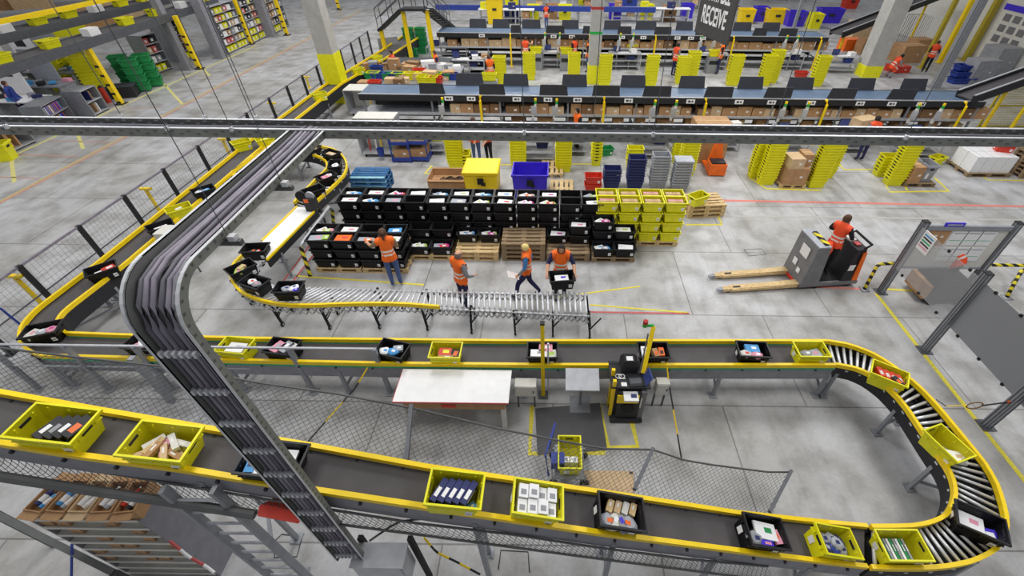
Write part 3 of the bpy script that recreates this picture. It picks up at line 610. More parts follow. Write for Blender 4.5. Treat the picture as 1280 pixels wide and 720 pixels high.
# front left block
xf = W(389, 344, .15).x; Df = 9.25
for h in (0, 1): pallet('wood', xf+.6+1.24*h, Df+.41, 0, 0, 'wooden pallet carrying the front left black block, %s one' % ('left', 'right')[h], 'pallets of the front left block')
def fl(r, c_):
    return {(0, 1): [('parcel', 'orange', 'red', 0, 0, .2, .02, (1.5, 1.4, 1))], (0, 0): [('parcel', 'grey_lid', 'pink', -.08, 0, .2, .1, (1.4, 1.2, 1)), ('parcel', 'lime', 'white', .15, .02, .21, .1, (.6, 1, 1))],
            (1, 3): [('book', 'sky', 'white', 0, -.03, .22, .1, (1.4, 1.3, 1)), ('parcel', 'sky', 'navy', 0, 0, .18, .1, (1.2, 1.1, .8))], (1, 2): []}.get((r, c_), mix(7)(r, c_))
toteblock('black', xf, Df, PZ, 4, 2, 3, 'front left block', fl)
# low front pallets row
Y2 = 9.86
def low(px0, tiers, nm, np=1, m='wood', heights=None, seed=1):
    x = W(px0, 320, .1).x
    for k in range(np): pallet(m, x+.6, Y2+.41, k*.146, random.uniform(-.02, .02), 'wooden pallet %s%s' % ('of the '+nm if np == 1 else '%s from the floor in the ' % ORD[k], '' if np == 1 else nm), 'pallets of the '+nm)
    if heights: toteblock('black', x, Y2, np*.146, 2, 2, heights, nm, mix(seed))
low(512, 1, 'low stack between left workers', 1, 'wood', [[1, 1], [2, 2]], 21)
low(570, 1, 'pallets behind bald worker', 2, 'wood', [[0, 0], [1, 1]], 22)
low(628, 1, 'bare dark pile behind blond worker', 4, 'wood_dark')
low(683, 1, 'low stack behind tote carrier', 2, 'wood_dark', [[0, 0], [1, 2]], 24)
low(739, 1, 'low stack before yellow block', 1, 'wood_dark', [[1, 1], [3, 2]], 25)
# bins behind
def cbox(loc, d, rz, label, m='card', group=None, tape=True, open_=False, nm='cardboard_box', cat='box'):
    b = MB(); l, w, h = d
    if open_:
        b.rings([rect(l, w, 0), rect(l, w, h), rect(l-.03, w-.03, h), rect(l-.03, w-.03, h*.5)], m)
        for s in (-1, 1): b.box((0, s*(w/2+.04), h-.02), (l, .1, .01), m)
    else:
        b.box((0, 0, h/2), d, m)
        if tape: b.box((0, 0, h+.001), (l, .05, .002), 'wood'); b.box((l*.2, -w/2-.001, h*.5), (.1, .002, .07), 'paper')
    return tag(b.build(nm, None, loc, (0, 0, rz)), label, cat, group)
p = W(560, 240, 0)
o = cbox((p.x, W(560, 240, 0).y+.35, 0), (1.25, .85, .5), 0, 'wide open brown cardboard container with black belts left of the yellow bin', 'card', open_=True)
for i in range(4):
    b = MB(); b.tube([(-.35+.2*t/2+.0, .1*math.sin(t*2+i), .27+.01*i) for t in range(8)], .022, 'rubber', 6); tag(b.build('belt_strap', None, (p.x+.05*i, p.y+.35+.08*(i-1.5), 0.01)), 'black strap coiled inside the wide open brown container', 'strap', 'black straps in the brown container')
def bulkbin(px, py, w, d, h, m, label, inner, lid=False):
    p = W(px, py, 0); root = empty('bulk_bin', (p.x, p.y+d/2, 0)); tag(root, label, 'bin'); b = MB()
    b.rings([rect(w*.88, d*.85, .06), rect(w*.95, d*.93, h-.08), rect(w, d, h-.07), rect(w, d, h)]+([rect(w*.94, d*.94, h), rect(w*.84, d*.8, .12)] if not lid else []), [m, m, m]+([m, inner] if not lid else []))
    b.build('bin_body', root)
    if lid: c = MB(); c.rings([rect(w*1.02, d*1.02, h), rect(w*1.02, d*1.02, h+.03), rect(w*.92, d*.92, h+.05)], m); c.build('lid', root)
    c = MB(); c.box((.0, -d/2-.01, h*.72), (.2, .05, .2), 'rubber'); c.box((.09, -d/2-.02, h*.62), (.14, .04, .1), 'rubber'); c.build('latch', root)
    for sx in (-1, 1):
        for sy in (-1, 1): c = MB(); c.box((sx*w*.36, sy*d*.34, .03), (.12, .12, .06), 'dark'); c.build('foot', root)
    return root
bulkbin(603, 250, 1.15, 1.1, .95, 'rail_yellow', 'large closed bright yellow bin behind the black totes', 'yellow_in', True)
bb = bulkbin(663, 252, 1.2, 1.0, .95, 'purple', 'large open violet bin beside the yellow bin', 'purple')
cbox((bb.location.x, bb.location.y, .12), (.5, .3, .22), .4, 'cream coloured box at the bottom of the violet bin', 'card_light')
# pallets behind
def pstack(px, py, n, m, rz, nm):
    p = W(px, py, 0)
    for k in range(n): pallet(m, p.x+random.uniform(-.02, .02), p.y+.4, k*.146, rz+random.uniform(-.03, .03), '%s %s from the floor in the %s' % ({'wood': 'pale wooden pallet', 'wood_dark': 'dark wooden pallet', 'pallet_blue': 'blue pallet'}[m], ORD[k], nm), 'pallets in the '+nm)
pstack(463, 242, 4, 'pallet_blue', 0, 'blue pallet pile left of the bins')
pstack(478, 243, 1, 'pallet_blue', .05, 'single blue pallet lying askew by the pile') if False else None
p = W(702, 250, 0); pallet('wood', p.x, p.y+.6, 0, P2, 'pale wooden pallet lying alone right of the violet bin'); p = W(690, 222, 0); pallet('wood', p.x, p.y+.6, 0, P2, 'pale wooden pallet lying behind the violet bin')
pstack(880, 272, 3, 'wood', .12, 'pile right of the yellow block')
p = W(872, 262, .44); tote('yellow', (p.x+.05, p.y+.35, .45), (0, 0, .5), 'empty yellow tote lying askew on the pallet pile', None)
# nested stacks
def nested(kind, px, py, n, nm, pitch=.1, rz=0.0, dy=.2, ends=False, sc=None):
    p = W(px, py, 0); x, y = p.x, p.y+dy
    for k in range(n):
        top = k == n-1
        tote(kind, (x+random.uniform(-.008, .008), y, k*pitch), (0, 0, rz+random.uniform(-.02, .02)), '%s tote, %s from floor, nested stack %s' % (kind, nth(k), nm), '%s totes nested %s' % (kind, nm), parts=top, sc=sc)
nested('yellow', 570, 213, 12, 'in front of the worker in jeans', .1, 0); nested('yellow', 582, 211, 3, 'low beside the worker in jeans', .12, P2)
nested('yellow', 648, 211, 10, 'behind the violet bin', .1); nested('yellow', 704, 216, 15, 'right behind the lone pale pallets', .1)
nested('yellow', 745, 207, 9, 'next to the green tote', .12, P2); nested('yellow', 792, 212, 5, 'behind the dark blue totes', .12)
nested('yellow', 857, 222, 12, 'behind the grey totes, higher front one', .1, 0); nested('yellow', 849, 205, 10, 'behind the grey totes, rear one', .1, 0)
nested('yellow', 958, 232, 14, 'left of the boxed pallet', .1); nested('yellow', 946, 224, 12, 'half hidden left of the boxed pallet', .1)
nested('yellow', 1020, 236, 16, 'right of the boxed pallet', .1); nested('yellow', 1032, 224, 15, 'half hidden right of the boxed pallet', .1)
nested('yellow', 1118, 233, 13, 'left of the grey crate by the bay', .1); nested('yellow', 1104, 222, 5, 'low with the striped tape', .12)
for kd, px, py, n, nm, dd in (('blue', 764, 236, 5, 'shorter dark blue one', 0), ('blue', 793, 236, 9, 'taller dark blue one', 0), ('grey', 822, 236, 10, 'open grey one', 0), ('grey', 849, 240, 9, 'lidded grey one', 0)):
    nested(kd, px, py, n, 'behind the yellow block', .1, 0, sc=(1, 1.15, 1))
p = W(849, 240, 0); b = MB(); b.rings([rect(.62, .48, 0), rect(.62, .48, .03), rect(.55, .42, .05)], 'grey_lid'); tag(b.build('tote_lid', None, (p.x, p.y+.2, .8+.302)), 'grey lid closing the rightmost grey tote stack', 'lid')
p = W(738, 249, 0); tote('red', (p.x+.1, p.y+.6, .0), (0, 0, 0), 'red crate peeking out left of the yellow block'); tote('red', (p.x+.1, p.y+.6, .303), (0, 0, 0), 'second red crate on top of the crate left of the yellow block')
p = W(757, 196, 0); tote('green', (p.x, p.y+.2, 0), (0, 0, .3), 'green tote on the floor beside a short yellow stack')
# boxed pallet at right, bay 2 goods
p = W(990, 236, 0); pallet('wood', p.x, p.y+.4, 0, P2*0, 'wooden pallet holding brown boxes between yellow stacks', None, (.75, 1, 1))
cbox((p.x, p.y+.35, PZ), (.78, .7, .6), 0, 'large brown box on the pallet between yellow stacks'); cbox((p.x-.15, p.y+.3, PZ+.605), (.5, .6, .35), .05, 'upper left brown box on the boxed pallet', 'card_light'); cbox((p.x+.28, p.y+.45, PZ+.605), (.34, .5, .42), 0, 'upper right brown box on the boxed pallet')
p = W(1145, 234, 0); pallet('wood_dark', p.x+.1, p.y+.4, 0, 0, 'small pallet in the right bay under a box and grey crate', None, (.9, 1, 1))
cbox((p.x-.22, p.y+.3, PZ), (.42, .6, .6), .1, 'crumpled brown box beside the grey crate in the right bay'); tote('grey', (p.x+.3, p.y+.4, PZ), (0, 0, P2), 'dark grey crate on the right bay pallet', None, (1.1, 1.1, 2.1))
p = W(1168, 205, 0); tote('yellow', (p.x, p.y, 0), (0, 0, .4), 'lone yellow tote on the floor behind the grey crate')
p = W(1240, 224, 0); pallet('wood_dark', p.x-.05, p.y+.75, 0, .0, 'worn pallet under white cartons at the far right', None, (1.35, 1.5, 1))
for i in range(4):
    for j in range(2):
        b = MB(); b.box((0, 0, .3), (.36, .5, .6), 'white'); b.box((.0, 0, .601), (.02, .5, .003), 'grey_lid'); tag(b.build('white_carton', None, (p.x-.62+.375*i, p.y+.48+.52*j, PZ)), 'white carton in the %s row, %s from the left on the far right pallet' % (('front', 'rear')[j], ORD[i]), 'box', 'white cartons on the far right pallet')
tote('red', (p.x+.45, p.y+.8, PZ+.602), (0, 0, -.3), 'red crate on top of the white cartons')
for k in range(6): pallet('wood_dark', p.x+1.65, p.y+.5, k*.146, .05, 'dark pallet %s from the floor at the right picture edge' % ORD[k], 'dark pallets at the right edge')
# ================================================================== PEOPLE
def person(loc, rz, lab, J=None, top='grey_cloth', legs='denim', arm='skin', sleeve=None, hair='hair_brown', vest='vest', sc=1.0, fine=False, hairstyle='short', stripes=((.18, .27), (.42, .51))):
    j = dict(pelvis=(0, 0, .95), waist=(0, 0, 1.1), chest=(0, .0, 1.3), nb=(0, -.01, 1.47), neck=(0, .01, 1.54), head=(0, .03, 1.64), crown=(0, .02, 1.74),
             lsh=(-.18, 0, 1.43), lel=(-.24, -.02, 1.15), lwr=(-.25, .1, .92), lha=(-.25, .13, .84), rsh=(.18, 0, 1.43), rel=(.24, -.02, 1.15), rwr=(.25, .1, .92), rha=(.25, .13, .84),
             lhi=(-.09, 0, .9), lkn=(-.1, .02, .5), lan=(-.1, -.02, .1), lto=(-.11, .13, .045), rhi=(.09, 0, .9), rkn=(.1, .02, .5), ran=(.1, -.02, .1), rto=(.11, .13, .045))
    if J: j.update(J)
    R = dict(pelvis=(.165, .125), waist=(.15, .11), chest=(.175, .125), nb=(.1, .08), neck=(.058, .058), head=(.093, .105), crown=(.062, .07), lsh=(.078, .075), lel=(.052, .052), lwr=(.034, .03), lha=(.042, .022),
             lhi=(.105, .105), lkn=(.068, .068), lan=(.048, .048), lto=(.045, .035))
    for k in list(R):
        if k[0] == 'l': R['r'+k[1:]] = R[k]
    E = [('pelvis', 'waist'), ('waist', 'chest'), ('chest', 'nb'), ('nb', 'neck'), ('neck', 'head'), ('head', 'crown')]
    for s in 'lr': E += [('chest' if False else 'nb', s+'sh'), (s+'sh', s+'el'), (s+'el', s+'wr'), (s+'wr', s+'ha'), ('pelvis', s+'hi'), (s+'hi', s+'kn'), (s+'kn', s+'an'), (s+'an', s+'to')]
    if fine:
        for s, sg in (('l', -1), ('r', 1)):
            h = Vector(j[s+'ha']); w = Vector(j[s+'wr']); d = (h-w).normalized()
            side = d.cross(Vector((0, 0, 1))) if abs(d.z) < .8 else d.cross(Vector((0, 1, 0))).normalized(); side = side.normalized(); cu = d.cross(side)
            if cu.z > 0: cu = -cu
            for f, (o_, ln) in enumerate(((-.03, .055), (-.011, .065), (.009, .062), (.028, .05))):
                a, b2, c_ = s+'f%da' % f, s+'f%db' % f, s+'f%dc' % f
                j[a] = tuple(h+d*.03+side*o_); j[b2] = tuple(h+d*(.03+ln*.6)+side*o_*1.1+cu*.012); j[c_] = tuple(h+d*(.03+ln*.85)+side*o_*1.1+cu*.035)
                for q in (a, b2, c_): R[q] = (.0095, .0095)
                E += [(s+'ha', a), (a, b2), (b2, c_)]
            a, b2 = s+'t0', s+'t1'; j[a] = tuple(h-d*.01-side*.042*1+cu*.01); j[b2] = tuple(h+d*.03-side*.058+cu*.02); R[a] = (.012, .012); R[b2] = (.01, .01); E += [(s+'ha', a), (a, b2)]
    names = list(j); idx = {k: i for i, k in enumerate(names)}
    me = bpy.data.meshes.new('skeleton'); me.from_pydata([j[k] for k in names], [(idx[a], idx[b2]) for a, b2 in E], [])
    o = bpy.data.objects.new('tmp', me); C.objects.link(o)
    md = o.modifiers.new('s', 'SKIN'); md.branch_smoothing = .4; md.use_smooth_shade = True
    for k in names:
        sv = me.skin_vertices[0].data[idx[k]]; sv.radius = R[k]; sv.use_root = (k == 'pelvis')
    s2 = o.modifiers.new('u', 'SUBSURF'); s2.levels = 2; s2.render_levels = 2
    dg = bpy.context.evaluated_depsgraph_get(); dg.update(); body = bpy.data.meshes.new_from_object(o.evaluated_get(dg)); bpy.data.objects.remove(o)
    reg = {}
    for a, b2 in E:
        if a in ('pelvis', 'waist', 'chest') and b2 in ('waist', 'chest', 'nb'): r = 'top'
        elif b2 in ('lsh', 'rsh') or b2 in ('lel', 'rel'): r = 'sleeve'
        elif b2 in ('lwr', 'rwr'): r = 'fore'
        elif b2 in ('lhi', 'rhi', 'lkn', 'rkn', 'lan', 'ran'): r = 'legs'
        elif b2 in ('lto', 'rto'): r = 'shoe'
        else: r = 'skin'
        reg[(a, b2)] = r
    order = ['skin', 'top', 'sleeve', 'fore', 'legs', 'shoe']; mm = {'skin': 'skin', 'top': top, 'sleeve': sleeve or top, 'fore': arm, 'legs': legs, 'shoe': 'shoe'}
    body.materials.clear()
    for k in order: body.materials.append(MATS[mm[k]])
    segs = [(Vector(j[a]), Vector(j[b2]), reg[(a, b2)], max(R[a][0], R[b2][0])) for a, b2 in E]
    pol_reg = []
    for pl in body.polygons:
        c = pl.center; best = 1e9; br = 'skin'
        for A, B, r, rad in segs:
            d = B-A; t = max(0, min(1, (c-A).dot(d)/d.length_squared)); ds = (c-(A+d*t)).length-rad*.6
            if ds < best: best = ds; br = r
        pol_reg.append(br); pl.material_index = order.index(br); pl.use_smooth = True
    root = bpy.data.objects.new('person', body); C.objects.link(root); root.location = loc; root.rotation_euler = (0, 0, rz); root.scale = (sc, sc, sc); tag(root, lab, 'person')
    vs_ = body.vertices; hd = Vector(j['head']); nk = Vector(j['neck']); fd = Vector((0, 1, 0))
    def shell(name, pick, off, matfn):
        b = MB(); mp = {}
        for i, pl in enumerate(body.polygons):
            if not pick(i, pl): continue
            f = []
            for vi in pl.vertices:
                if vi not in mp: v = vs_[vi]; mp[vi] = len(b.v); b.v.append(tuple(v.co+v.normal*off(v.co)))
                f.append(mp[vi])
            b.face(f, matfn(pl.center))
        if b.f: smooth(b.build(name, root))
    P0, P1 = Vector(j['pelvis']), Vector(j['nb']); ax = P1-P0
    def tt(c): return (c-P0).dot(ax)/ax.length_squared
    if vest:
        def vp(i, pl):
            t = tt(pl.center)
            if pol_reg[i] == 'top': return True
            if pol_reg[i] == 'sleeve': return t > .72 and min((pl.center-Vector(j['lel'])).length, (pl.center-Vector(j['rel'])).length) > .17 and abs(pl.center.x-P1.x) < .2
            if pol_reg[i] == 'legs': return t > -.16
            return False
        shell('safety_vest', vp, lambda c: .022, lambda c: 'reflect' if any(a < tt(c) < b2 for a, b2 in stripes) else vest)
    def hp(i, pl):
        c = pl.center-hd
        if pol_reg[i] != 'skin' or c.length > .2 or pl.center.z < nk.z: return False
        if hairstyle == 'bald': return c.z < .06 and c.z > -.03 and c.y < .02
        return c.z > .05 or (c.y < .02 and c.z > -.05) or (c.y < .05 and c.z > 0.0)
    shell('hair', hp, lambda c: .016, lambda c: hair)
    if hairstyle == 'tail': b = MB(); b.ball((hd.x, hd.y-.12, hd.z+.05), .05, hair); b.tube([(hd.x, hd.y-.13, hd.z+.04), (hd.x, hd.y-.17, hd.z-.03), (hd.x, hd.y-.15, hd.z-.13)], [.035, .04, .012], hair, 8); smooth(b.build('ponytail', root))
    if fine:
        y = hd.y+.088; b = MB()
        for s in (-1, 1): b.ball((hd.x+s*.03, y-.004, hd.z+.01), .009, 'eye', 6, 4); b.box((hd.x+s*.03, y+.002, hd.z+.03), (.03, .008, .006), hair); b.ball((hd.x+s*.082, hd.y, hd.z), .022, 'skin', 6, 4, (.4, .8, 1.2))
        b.rings([[(hd.x-.008, y, hd.z+.012), (hd.x+.008, y, hd.z+.012), (hd.x+.006, y-.004, hd.z+.012)], [(hd.x-.014, y, hd.z-.022), (hd.x+.014, y, hd.z-.022), (hd.x, y+.024, hd.z-.018)]], 'skin')
        b.box((hd.x, y-.002, hd.z-.045), (.04, .008, .007), 'lip'); b.build('face', root)
    return root
def at0(px, py): p = W(px, py, 0); return (p.x, p.y, 0)
# ponytailed worker reaching into a tote
person(at0(497, 357), .35, 'worker with ponytail in orange vest and jeans reaching into the front left black totes',
       J=dict(lel=(-.33, .12, 1.25), lwr=(-.42, .34, 1.2), lha=(-.44, .43, 1.2), rel=(.25, .05, 1.16), rwr=(.12, .26, 1.16), rha=(.06, .34, 1.18)), top='tan_cloth', legs='denim', hair='hair_brown', fine=True, hairstyle='tail', sleeve='tan_cloth')
person(at0(582, 385), -.75, 'bald worker in orange vest and grey sleeves standing behind the expanding conveyor',
       J=dict(head=(.02, .04, 1.63), crown=(.02, .02, 1.73), lel=(-.26, .0, 1.16), lwr=(-.22, .2, 1.05), lha=(-.19, .28, 1.02), rel=(.27, .0, 1.16), rwr=(.22, .2, 1.03), rha=(.18, .28, 1.0)), top='grey_cloth', legs='navy_cloth', arm='grey_cloth', hair='hair_grey', fine=True, hairstyle='bald')
person(at0(660, 371), 1.55, 'blond worker in orange vest walking left with papers in hand',
       J=dict(head=(0, .03, 1.62), crown=(0, .01, 1.71), lel=(-.24, .03, 1.15), lwr=(-.23, .18, .95), lha=(-.22, .24, .9), rel=(.23, -.1, 1.16), rwr=(.22, -.02, .93), rha=(.22, .0, .85), lkn=(-.1, .24, .53), lan=(-.1, .3, .1), lto=(-.1, .45, .05), rkn=(.1, -.05, .5), ran=(.1, -.32, .14), rto=(.1, -.18, .05)),
       top='blue_cloth', legs='navy_cloth', arm='grey_cloth', hair='hair_blond', fine=True, sc=.95)
person(at0(700, 374), math.pi, 'dark haired worker in orange vest carrying a black tote towards the rollers',
       J=dict(head=(0, .08, 1.62), crown=(0, .07, 1.72), lel=(-.3, .08, 1.2), lwr=(-.32, .32, 1.12), lha=(-.32, .4, 1.1), rel=(.3, .08, 1.2), rwr=(.32, .32, 1.12), rha=(.32, .4, 1.1)), top='navy_cloth', legs='black_cloth', arm='skin', hair='hair_dark', fine=True)
q = at0(700, 374); M = M4((q[0]+.02, q[1]-.44, .84), (0, 0, .12)); o = tote('black', (q[0]+.02, q[1]-.44, .84), (0, 0, .12), 'black tote held in both hands by the dark haired worker'); item('parcel', 'white', 'purple', M, 0, .02, .16, 0, 'inside the tote held by the dark haired worker', None, (1.2, 1, 1))
p = at0(660, 371); b = MB(); b.box((0, 0, 0), (.3, .21, .01), 'paper'); tag(b.build('paper_sheets', None, (p[0]-.32, p[1]-.19, .86), (0.2, .5, .3)), 'white paper sheets held by the blond worker', 'papers')
p = at0(497, 357); b = MB(); b.box((0, 0, 0), (.16, .12, .04), 'white'); tag(b.build('white_packet', None, (p[0]-.08, p[1]+.36, 1.2), (.3, .3, .3)), 'small white packet held by the worker with ponytail', 'packet')
# ------------------------------------------------------------------ pallet truck with rider
def truck(px, py, rz):
    p = W(px, py, 0); root = empty('ride_on_pallet_truck', (p.x, p.y, 0), rz); tag(root, 'grey and orange ride-on pallet truck with two long yellow forks', 'pallet truck')
    # local +x forwards (away from forks)
    b = MB(); b.hexa([(-.35, -.4, .12), (.12, -.4, .12), (.12, .4, .12), (-.35, .4, .12)], [(-.3, -.38, 1.25), (.0, -.38, 1.25), (.0, .38, 1.25), (-.3, .38, 1.25)], 'truck_grey')
    b.box((-.15, 0, 1.26), (.3, .78, .03), 'grey_lid'); b.build('battery_housing', root)
    b = MB(); b.box((-.335, -.05, .95), (.02, .3, .28), 'paper'); b.box((-.35, .1, .55), (.02, .14, .17), 'white'); b.box((-.352, -.12, .42), (.02, .12, .12), 'white'); b.build('notice_sticker', root)
    b = MB(); b.box((-.08, -.05, 1.29), (.1, .55, .05), 'hazard'); b.build('hazard_cushion', root)
    b = MB(); b.box((.4, 0, .14), (1.5, .8, .1), 'truck_grey'); b.box((.4, 0, .2), (.6, .66, .02), 'rubber'); b.build('platform', root)
    b = MB(); b.hexa([(.68, -.38, .18), (1.12, -.38, .18), (1.12, .38, .18), (.68, .38, .18)], [(.74, -.36, 1.1), (1.02, -.3, 1.1), (1.02, .3, 1.1), (.74, .36, 1.1)], 'dark'); b.build('motor_housing', root)
    b = MB(); b.hexa([(1.1, -.34, .2), (1.17, -.3, .2), (1.17, .3, .2), (1.1, .34, .2)], [(1.0, -.32, 1.0), (1.09, -.26, 1.0), (1.09, .26, 1.0), (1.0, .32, 1.0)], 'orange'); b.hexa([(.98, -.39, .2), (1.12, -.39, .2), (1.12, -.37, .2), (.98, -.37, .2)], [(.92, -.375, 1.0), (1.04, -.34, 1.0), (1.04, -.32, 1.0), (.92, -.35, 1.0)], 'orange'); b.build('orange_cover', root)
    b = MB(); b.tube([(.95, -.3, 1.1), (1.08, -.3, 1.2), (1.08, .3, 1.2), (.95, .3, 1.1)], .03, 'rubber', 8); b.box((.86, .12, 1.12), (.16, .2, .04), 'paper'); b.box((.86, -.12, 1.13), (.12, .14, .03), 'deep_red'); b.build('steering_console', root)
    b = MB(); b.box((.8, -.383, .6), (.14, .012, .16), 'paper'); b.build('side_label', root)
    for s in (-1, 1):
        b = MB(); b.hexa([(-2.25, s*.26-.07, .06), (-.35, s*.26-.09, .06), (-.35, s*.26+.09, .06), (-2.25, s*.26+.07, .06)], [(-2.25, s*.26-.06, .13), (-.35, s*.26-.09, .17), (-.35, s*.26+.09, .17), (-2.25, s*.26+.06, .13)], 'wood'); b.hexa([(-2.4, s*.26-.03, .07), (-2.25, s*.26-.07, .06), (-2.25, s*.26+.07, .06), (-2.4, s*.26+.03, .07)], [(-2.4, s*.26-.03, .1), (-2.25, s*.26-.06, .13), (-2.25, s*.26+.06, .13), (-2.4, s*.26+.03, .1)], 'steel'); b.box((-1.9, s*.26, .139), (.18, .06, .004), 'dark'); b.box((-1.2, s*.26, .1), (1.7, .2, .06), 'wood'); f = b.build('fork', root)
        w = MB(); w.tube([(-2.1, s*.26-.04, .04), (-2.1, s*.26+.04, .04)], .04, 'rubber', 10); w.build('roller_wheel', f)
    b = MB(); b.box((-.36, 0, .1), (.05, .72, .06), 'red'); b.build('red_bumper', root)
    for x in (.1, .95):
        for s in (-.33, .33): w = MB(); w.tube([(x, s-.04, .09), (x, s+.04, .09)], .09, 'rubber', 12); w.build('wheel', root)
    return root
tk = truck(1003, 349, .12); tk.scale = (1.06, 1.06, 1.06)
tl = tk.location
person((tl.x+.42, tl.y+.06, .21), .3-P2+.3, 'driver in orange vest standing on the pallet truck with back turned', J=dict(head=(-.03, .05, 1.63), lel=(-.3, .1, 1.2), lwr=(-.2, .32, 1.1), lha=(-.18, .4, 1.1), rel=(.28, .1, 1.18), rwr=(.18, .34, 1.1), rha=(.15, .42, 1.1)), top='black_cloth', legs='black_cloth', arm='black_cloth', hair='hair_brown', vest='vest_red', fine=True)
b = MB(); b.tube([(0, 0, 0), (.05, -.04, -.2), (.0, -.05, -.5)], [.09, .1, .07], 'vest_red', 8); tag(smooth(b.build('folded_vest', None, (tl.x+.14, tl.y-.1, 1.28))), 'spare orange vest hanging over the truck beside the driver', 'vest')
# second truck behind the perspex
p = W(1168, 368, 0)
t2 = empty('tow_tractor', (p.x, p.y, 0), 0); tag(t2, 'low black truck driving behind the clear panel at right', 'truck')
b = MB(); b.hexa([(-.55, -.4, .12), (.45, -.4, .12), (.45, .4, .12), (-.55, .4, .12)], [(-.45, -.36, .85), (.3, -.36, .7), (.3, .36, .7), (-.45, .36, .85)], 'dark'); b.build('body', t2)
b = MB(); b.box((-.6, 0, .35), (.12, .7, .4), 'card'); b.build('wooden_bumper', t2)
for x in (-.35, .3):
    for s in (-.38, .38): w = MB(); w.tube([(x, s-.04, .12), (x, s+.04, .12)], .12, 'rubber', 12); w.build('wheel', t2)
person((p.x+.1, p.y+.05, .1), P2*.4, 'blurred person in orange red vest bending forwards behind the clear panel', J=dict(waist=(0, .08, 1.08), chest=(0, .25, 1.2), nb=(0, .38, 1.28), neck=(0, .43, 1.32), head=(0, .52, 1.36), crown=(0, .6, 1.4), lsh=(-.18, .34, 1.24), lel=(-.24, .42, .98), lwr=(-.2, .55, .85), lha=(-.2, .6, .8), rsh=(.18, .34, 1.24), rel=(.24, .42, .98), rwr=(.2, .55, .85), rha=(.2, .6, .8)), top='black_cloth', legs='black_cloth', arm='black_cloth', vest='vest_red', hair='hair_dark')
# ------------------------------------------------------------------ panel fence right
fx_ = W(1155, 438, 0).x
def post(px, py, h, nm, x=None):
    p = W(px, py, 0); b = MB(); b.box((0, 0, h/2), (.13, .13, h), 'steel'); 
    for s in (-1, 1): b.box((s*.05, -.067, h/2), (.02, .012, h), 'steel_dark'); b.box((-.067, s*.03, h/2), (.012, .02, h), 'steel_dark')
    b.box((0, 0, .01), (.26, .26, .02), 'steel_dark'); b.box((0, 0, h+.01), (.14, .14, .02), 'dark')
    o = b.build('panel_post', None, ((x if x is not None else p.x), p.y, 0)); tag(o, 'grey aluminium profile post '+nm, 'post'); return o
pA = post(1097, 365, 2.15, 'holding the notice board, farthest of the right panel fence', fx_+.1); pB = post(1155, 438, 2.25, 'in the middle of the right panel fence', fx_); pC = post(1230, 532, 2.3, 'nearest of the right panel fence with a hoop', fx_)
pD = post(1178, 384, 2.15, 'at the right end of the notice board')
pD.location = (W(1272, 277, 2.15).x, pA.location.y, 0)
def panel(y0, y1, x, z0, z1, m, lab):
    root = empty('guard_panel', (x, (y0+y1)/2, z0)); tag(root, lab, 'panel'); l = y1-y0-.16; b = MB(); b.box((0, 0, (z1-z0)/2), (.012, l, z1-z0), m); b.build('sheet', root)
    for s in (-.35, 0, .35):
        for z in (0, z1-z0): b = MB(); b.box((-.01, s*l, z), (.04, .05, .05), 'rubber'); b.build('clip', root)
panel(pB.location.y, pA.location.y, fx_+.03, .85, 2.05, 'perspex', 'clear scratched guard panel with orange worker behind it')
panel(pC.location.y, pB.location.y, fx_+.03, .85, 2.05, 'smoked', 'opaque grey guard panel between the middle and nearest posts')
panel(pC.location.y-2.6, pC.location.y, fx_+.03, .85, 2.05, 'smoked', 'opaque grey guard panel running out of the picture at right')
nb = empty('notice_board', ((pA.location.x+pD.location.x)/2, pA.location.y, 0)); tag(nb, 'white notice board with papers framed by aluminium posts', 'notice board')
w_ = pD.location.x-pA.location.x-.14
b = MB(); b.box((0, 0, 1.4), (w_, .02, 1.1), 'perspex' if False else 'offwhite'); b.build('board', nb)
b = MB(); b.box((0, -.01, 2.0), (w_, .06, .12), 'steel'); b.build('top_rail', nb); b = MB(); b.box((0, -.01, .84), (w_, .05, .05), 'steel'); b.build('bottom_rail', nb)
b = MB(); b.box((.0-w_*.2, -.03, 2.1), (.45, .03, .1), 'purple'); b.box((-w_*.2, -.046, 2.1), (.35, .004, .04), 'grey_lid'); b.build('blue_sign_plate', nb)
b = MB(); b.box((-w_*.3, -.016, 1.72), (.5, .012, .42), 'card'); b.box((-w_*.33, -.024, 1.78), (.07, .004, .05), 'paper'); b.box((-w_*.25, -.024, 1.76), (.06, .004, .05), 'paper'); b.build('cork_board', nb)
for i in range(6):
    b = MB(); b.box((w_*(-.06+.17*(i % 3)), -.016, 1.72-.46*(i//3)), (.36, .01, .4), 'white'); b.box((w_*(-.06+.17*(i % 3)), -.023, 1.86-.46*(i//3)), (.28, .004, .02), 'grey_tote'); b.box((w_*(-.06+.17*(i % 3)), -.023, 1.66-.46*(i//3)), (.28, .004, .01), 'green_strip'); b.build('pinned_sheet', nb)
b = MB(); b.box((0, 0, 0), (.02, .36, .46), 'paper')
for i in range(5): b.box((-.012, 0, .15-.07*i), (.004, .28, .035), ('sky', 'dark', 'green_strip', 'dark', 'pink')[i])
tag(b.build('information_sheet', None, (fx_-.0, pA.location.y-.42, 1.85)), 'printed colour chart sheet fixed to the clear guard panel', 'sheet')
def barrier(pts, nm):
    P = [W(x, y, h) for x, y, h in pts]; c = P[0]; b = MB(); b.tube([p-Vector((c.x, c.y, 0)) for p in P], .045, 'hazard', 8)
    b.box((0, 0, .01), (.2, .2, .02), 'steel'); return tag(smooth(b.build('hazard_barrier', None, (c.x, c.y, 0))), nm, 'barrier')
barrier([(1080, 362, 0), (1096, 333, .52), (1101, 330, .58), (1125, 329, .58)], 'black and yellow striped hoop barrier left of the notice board')
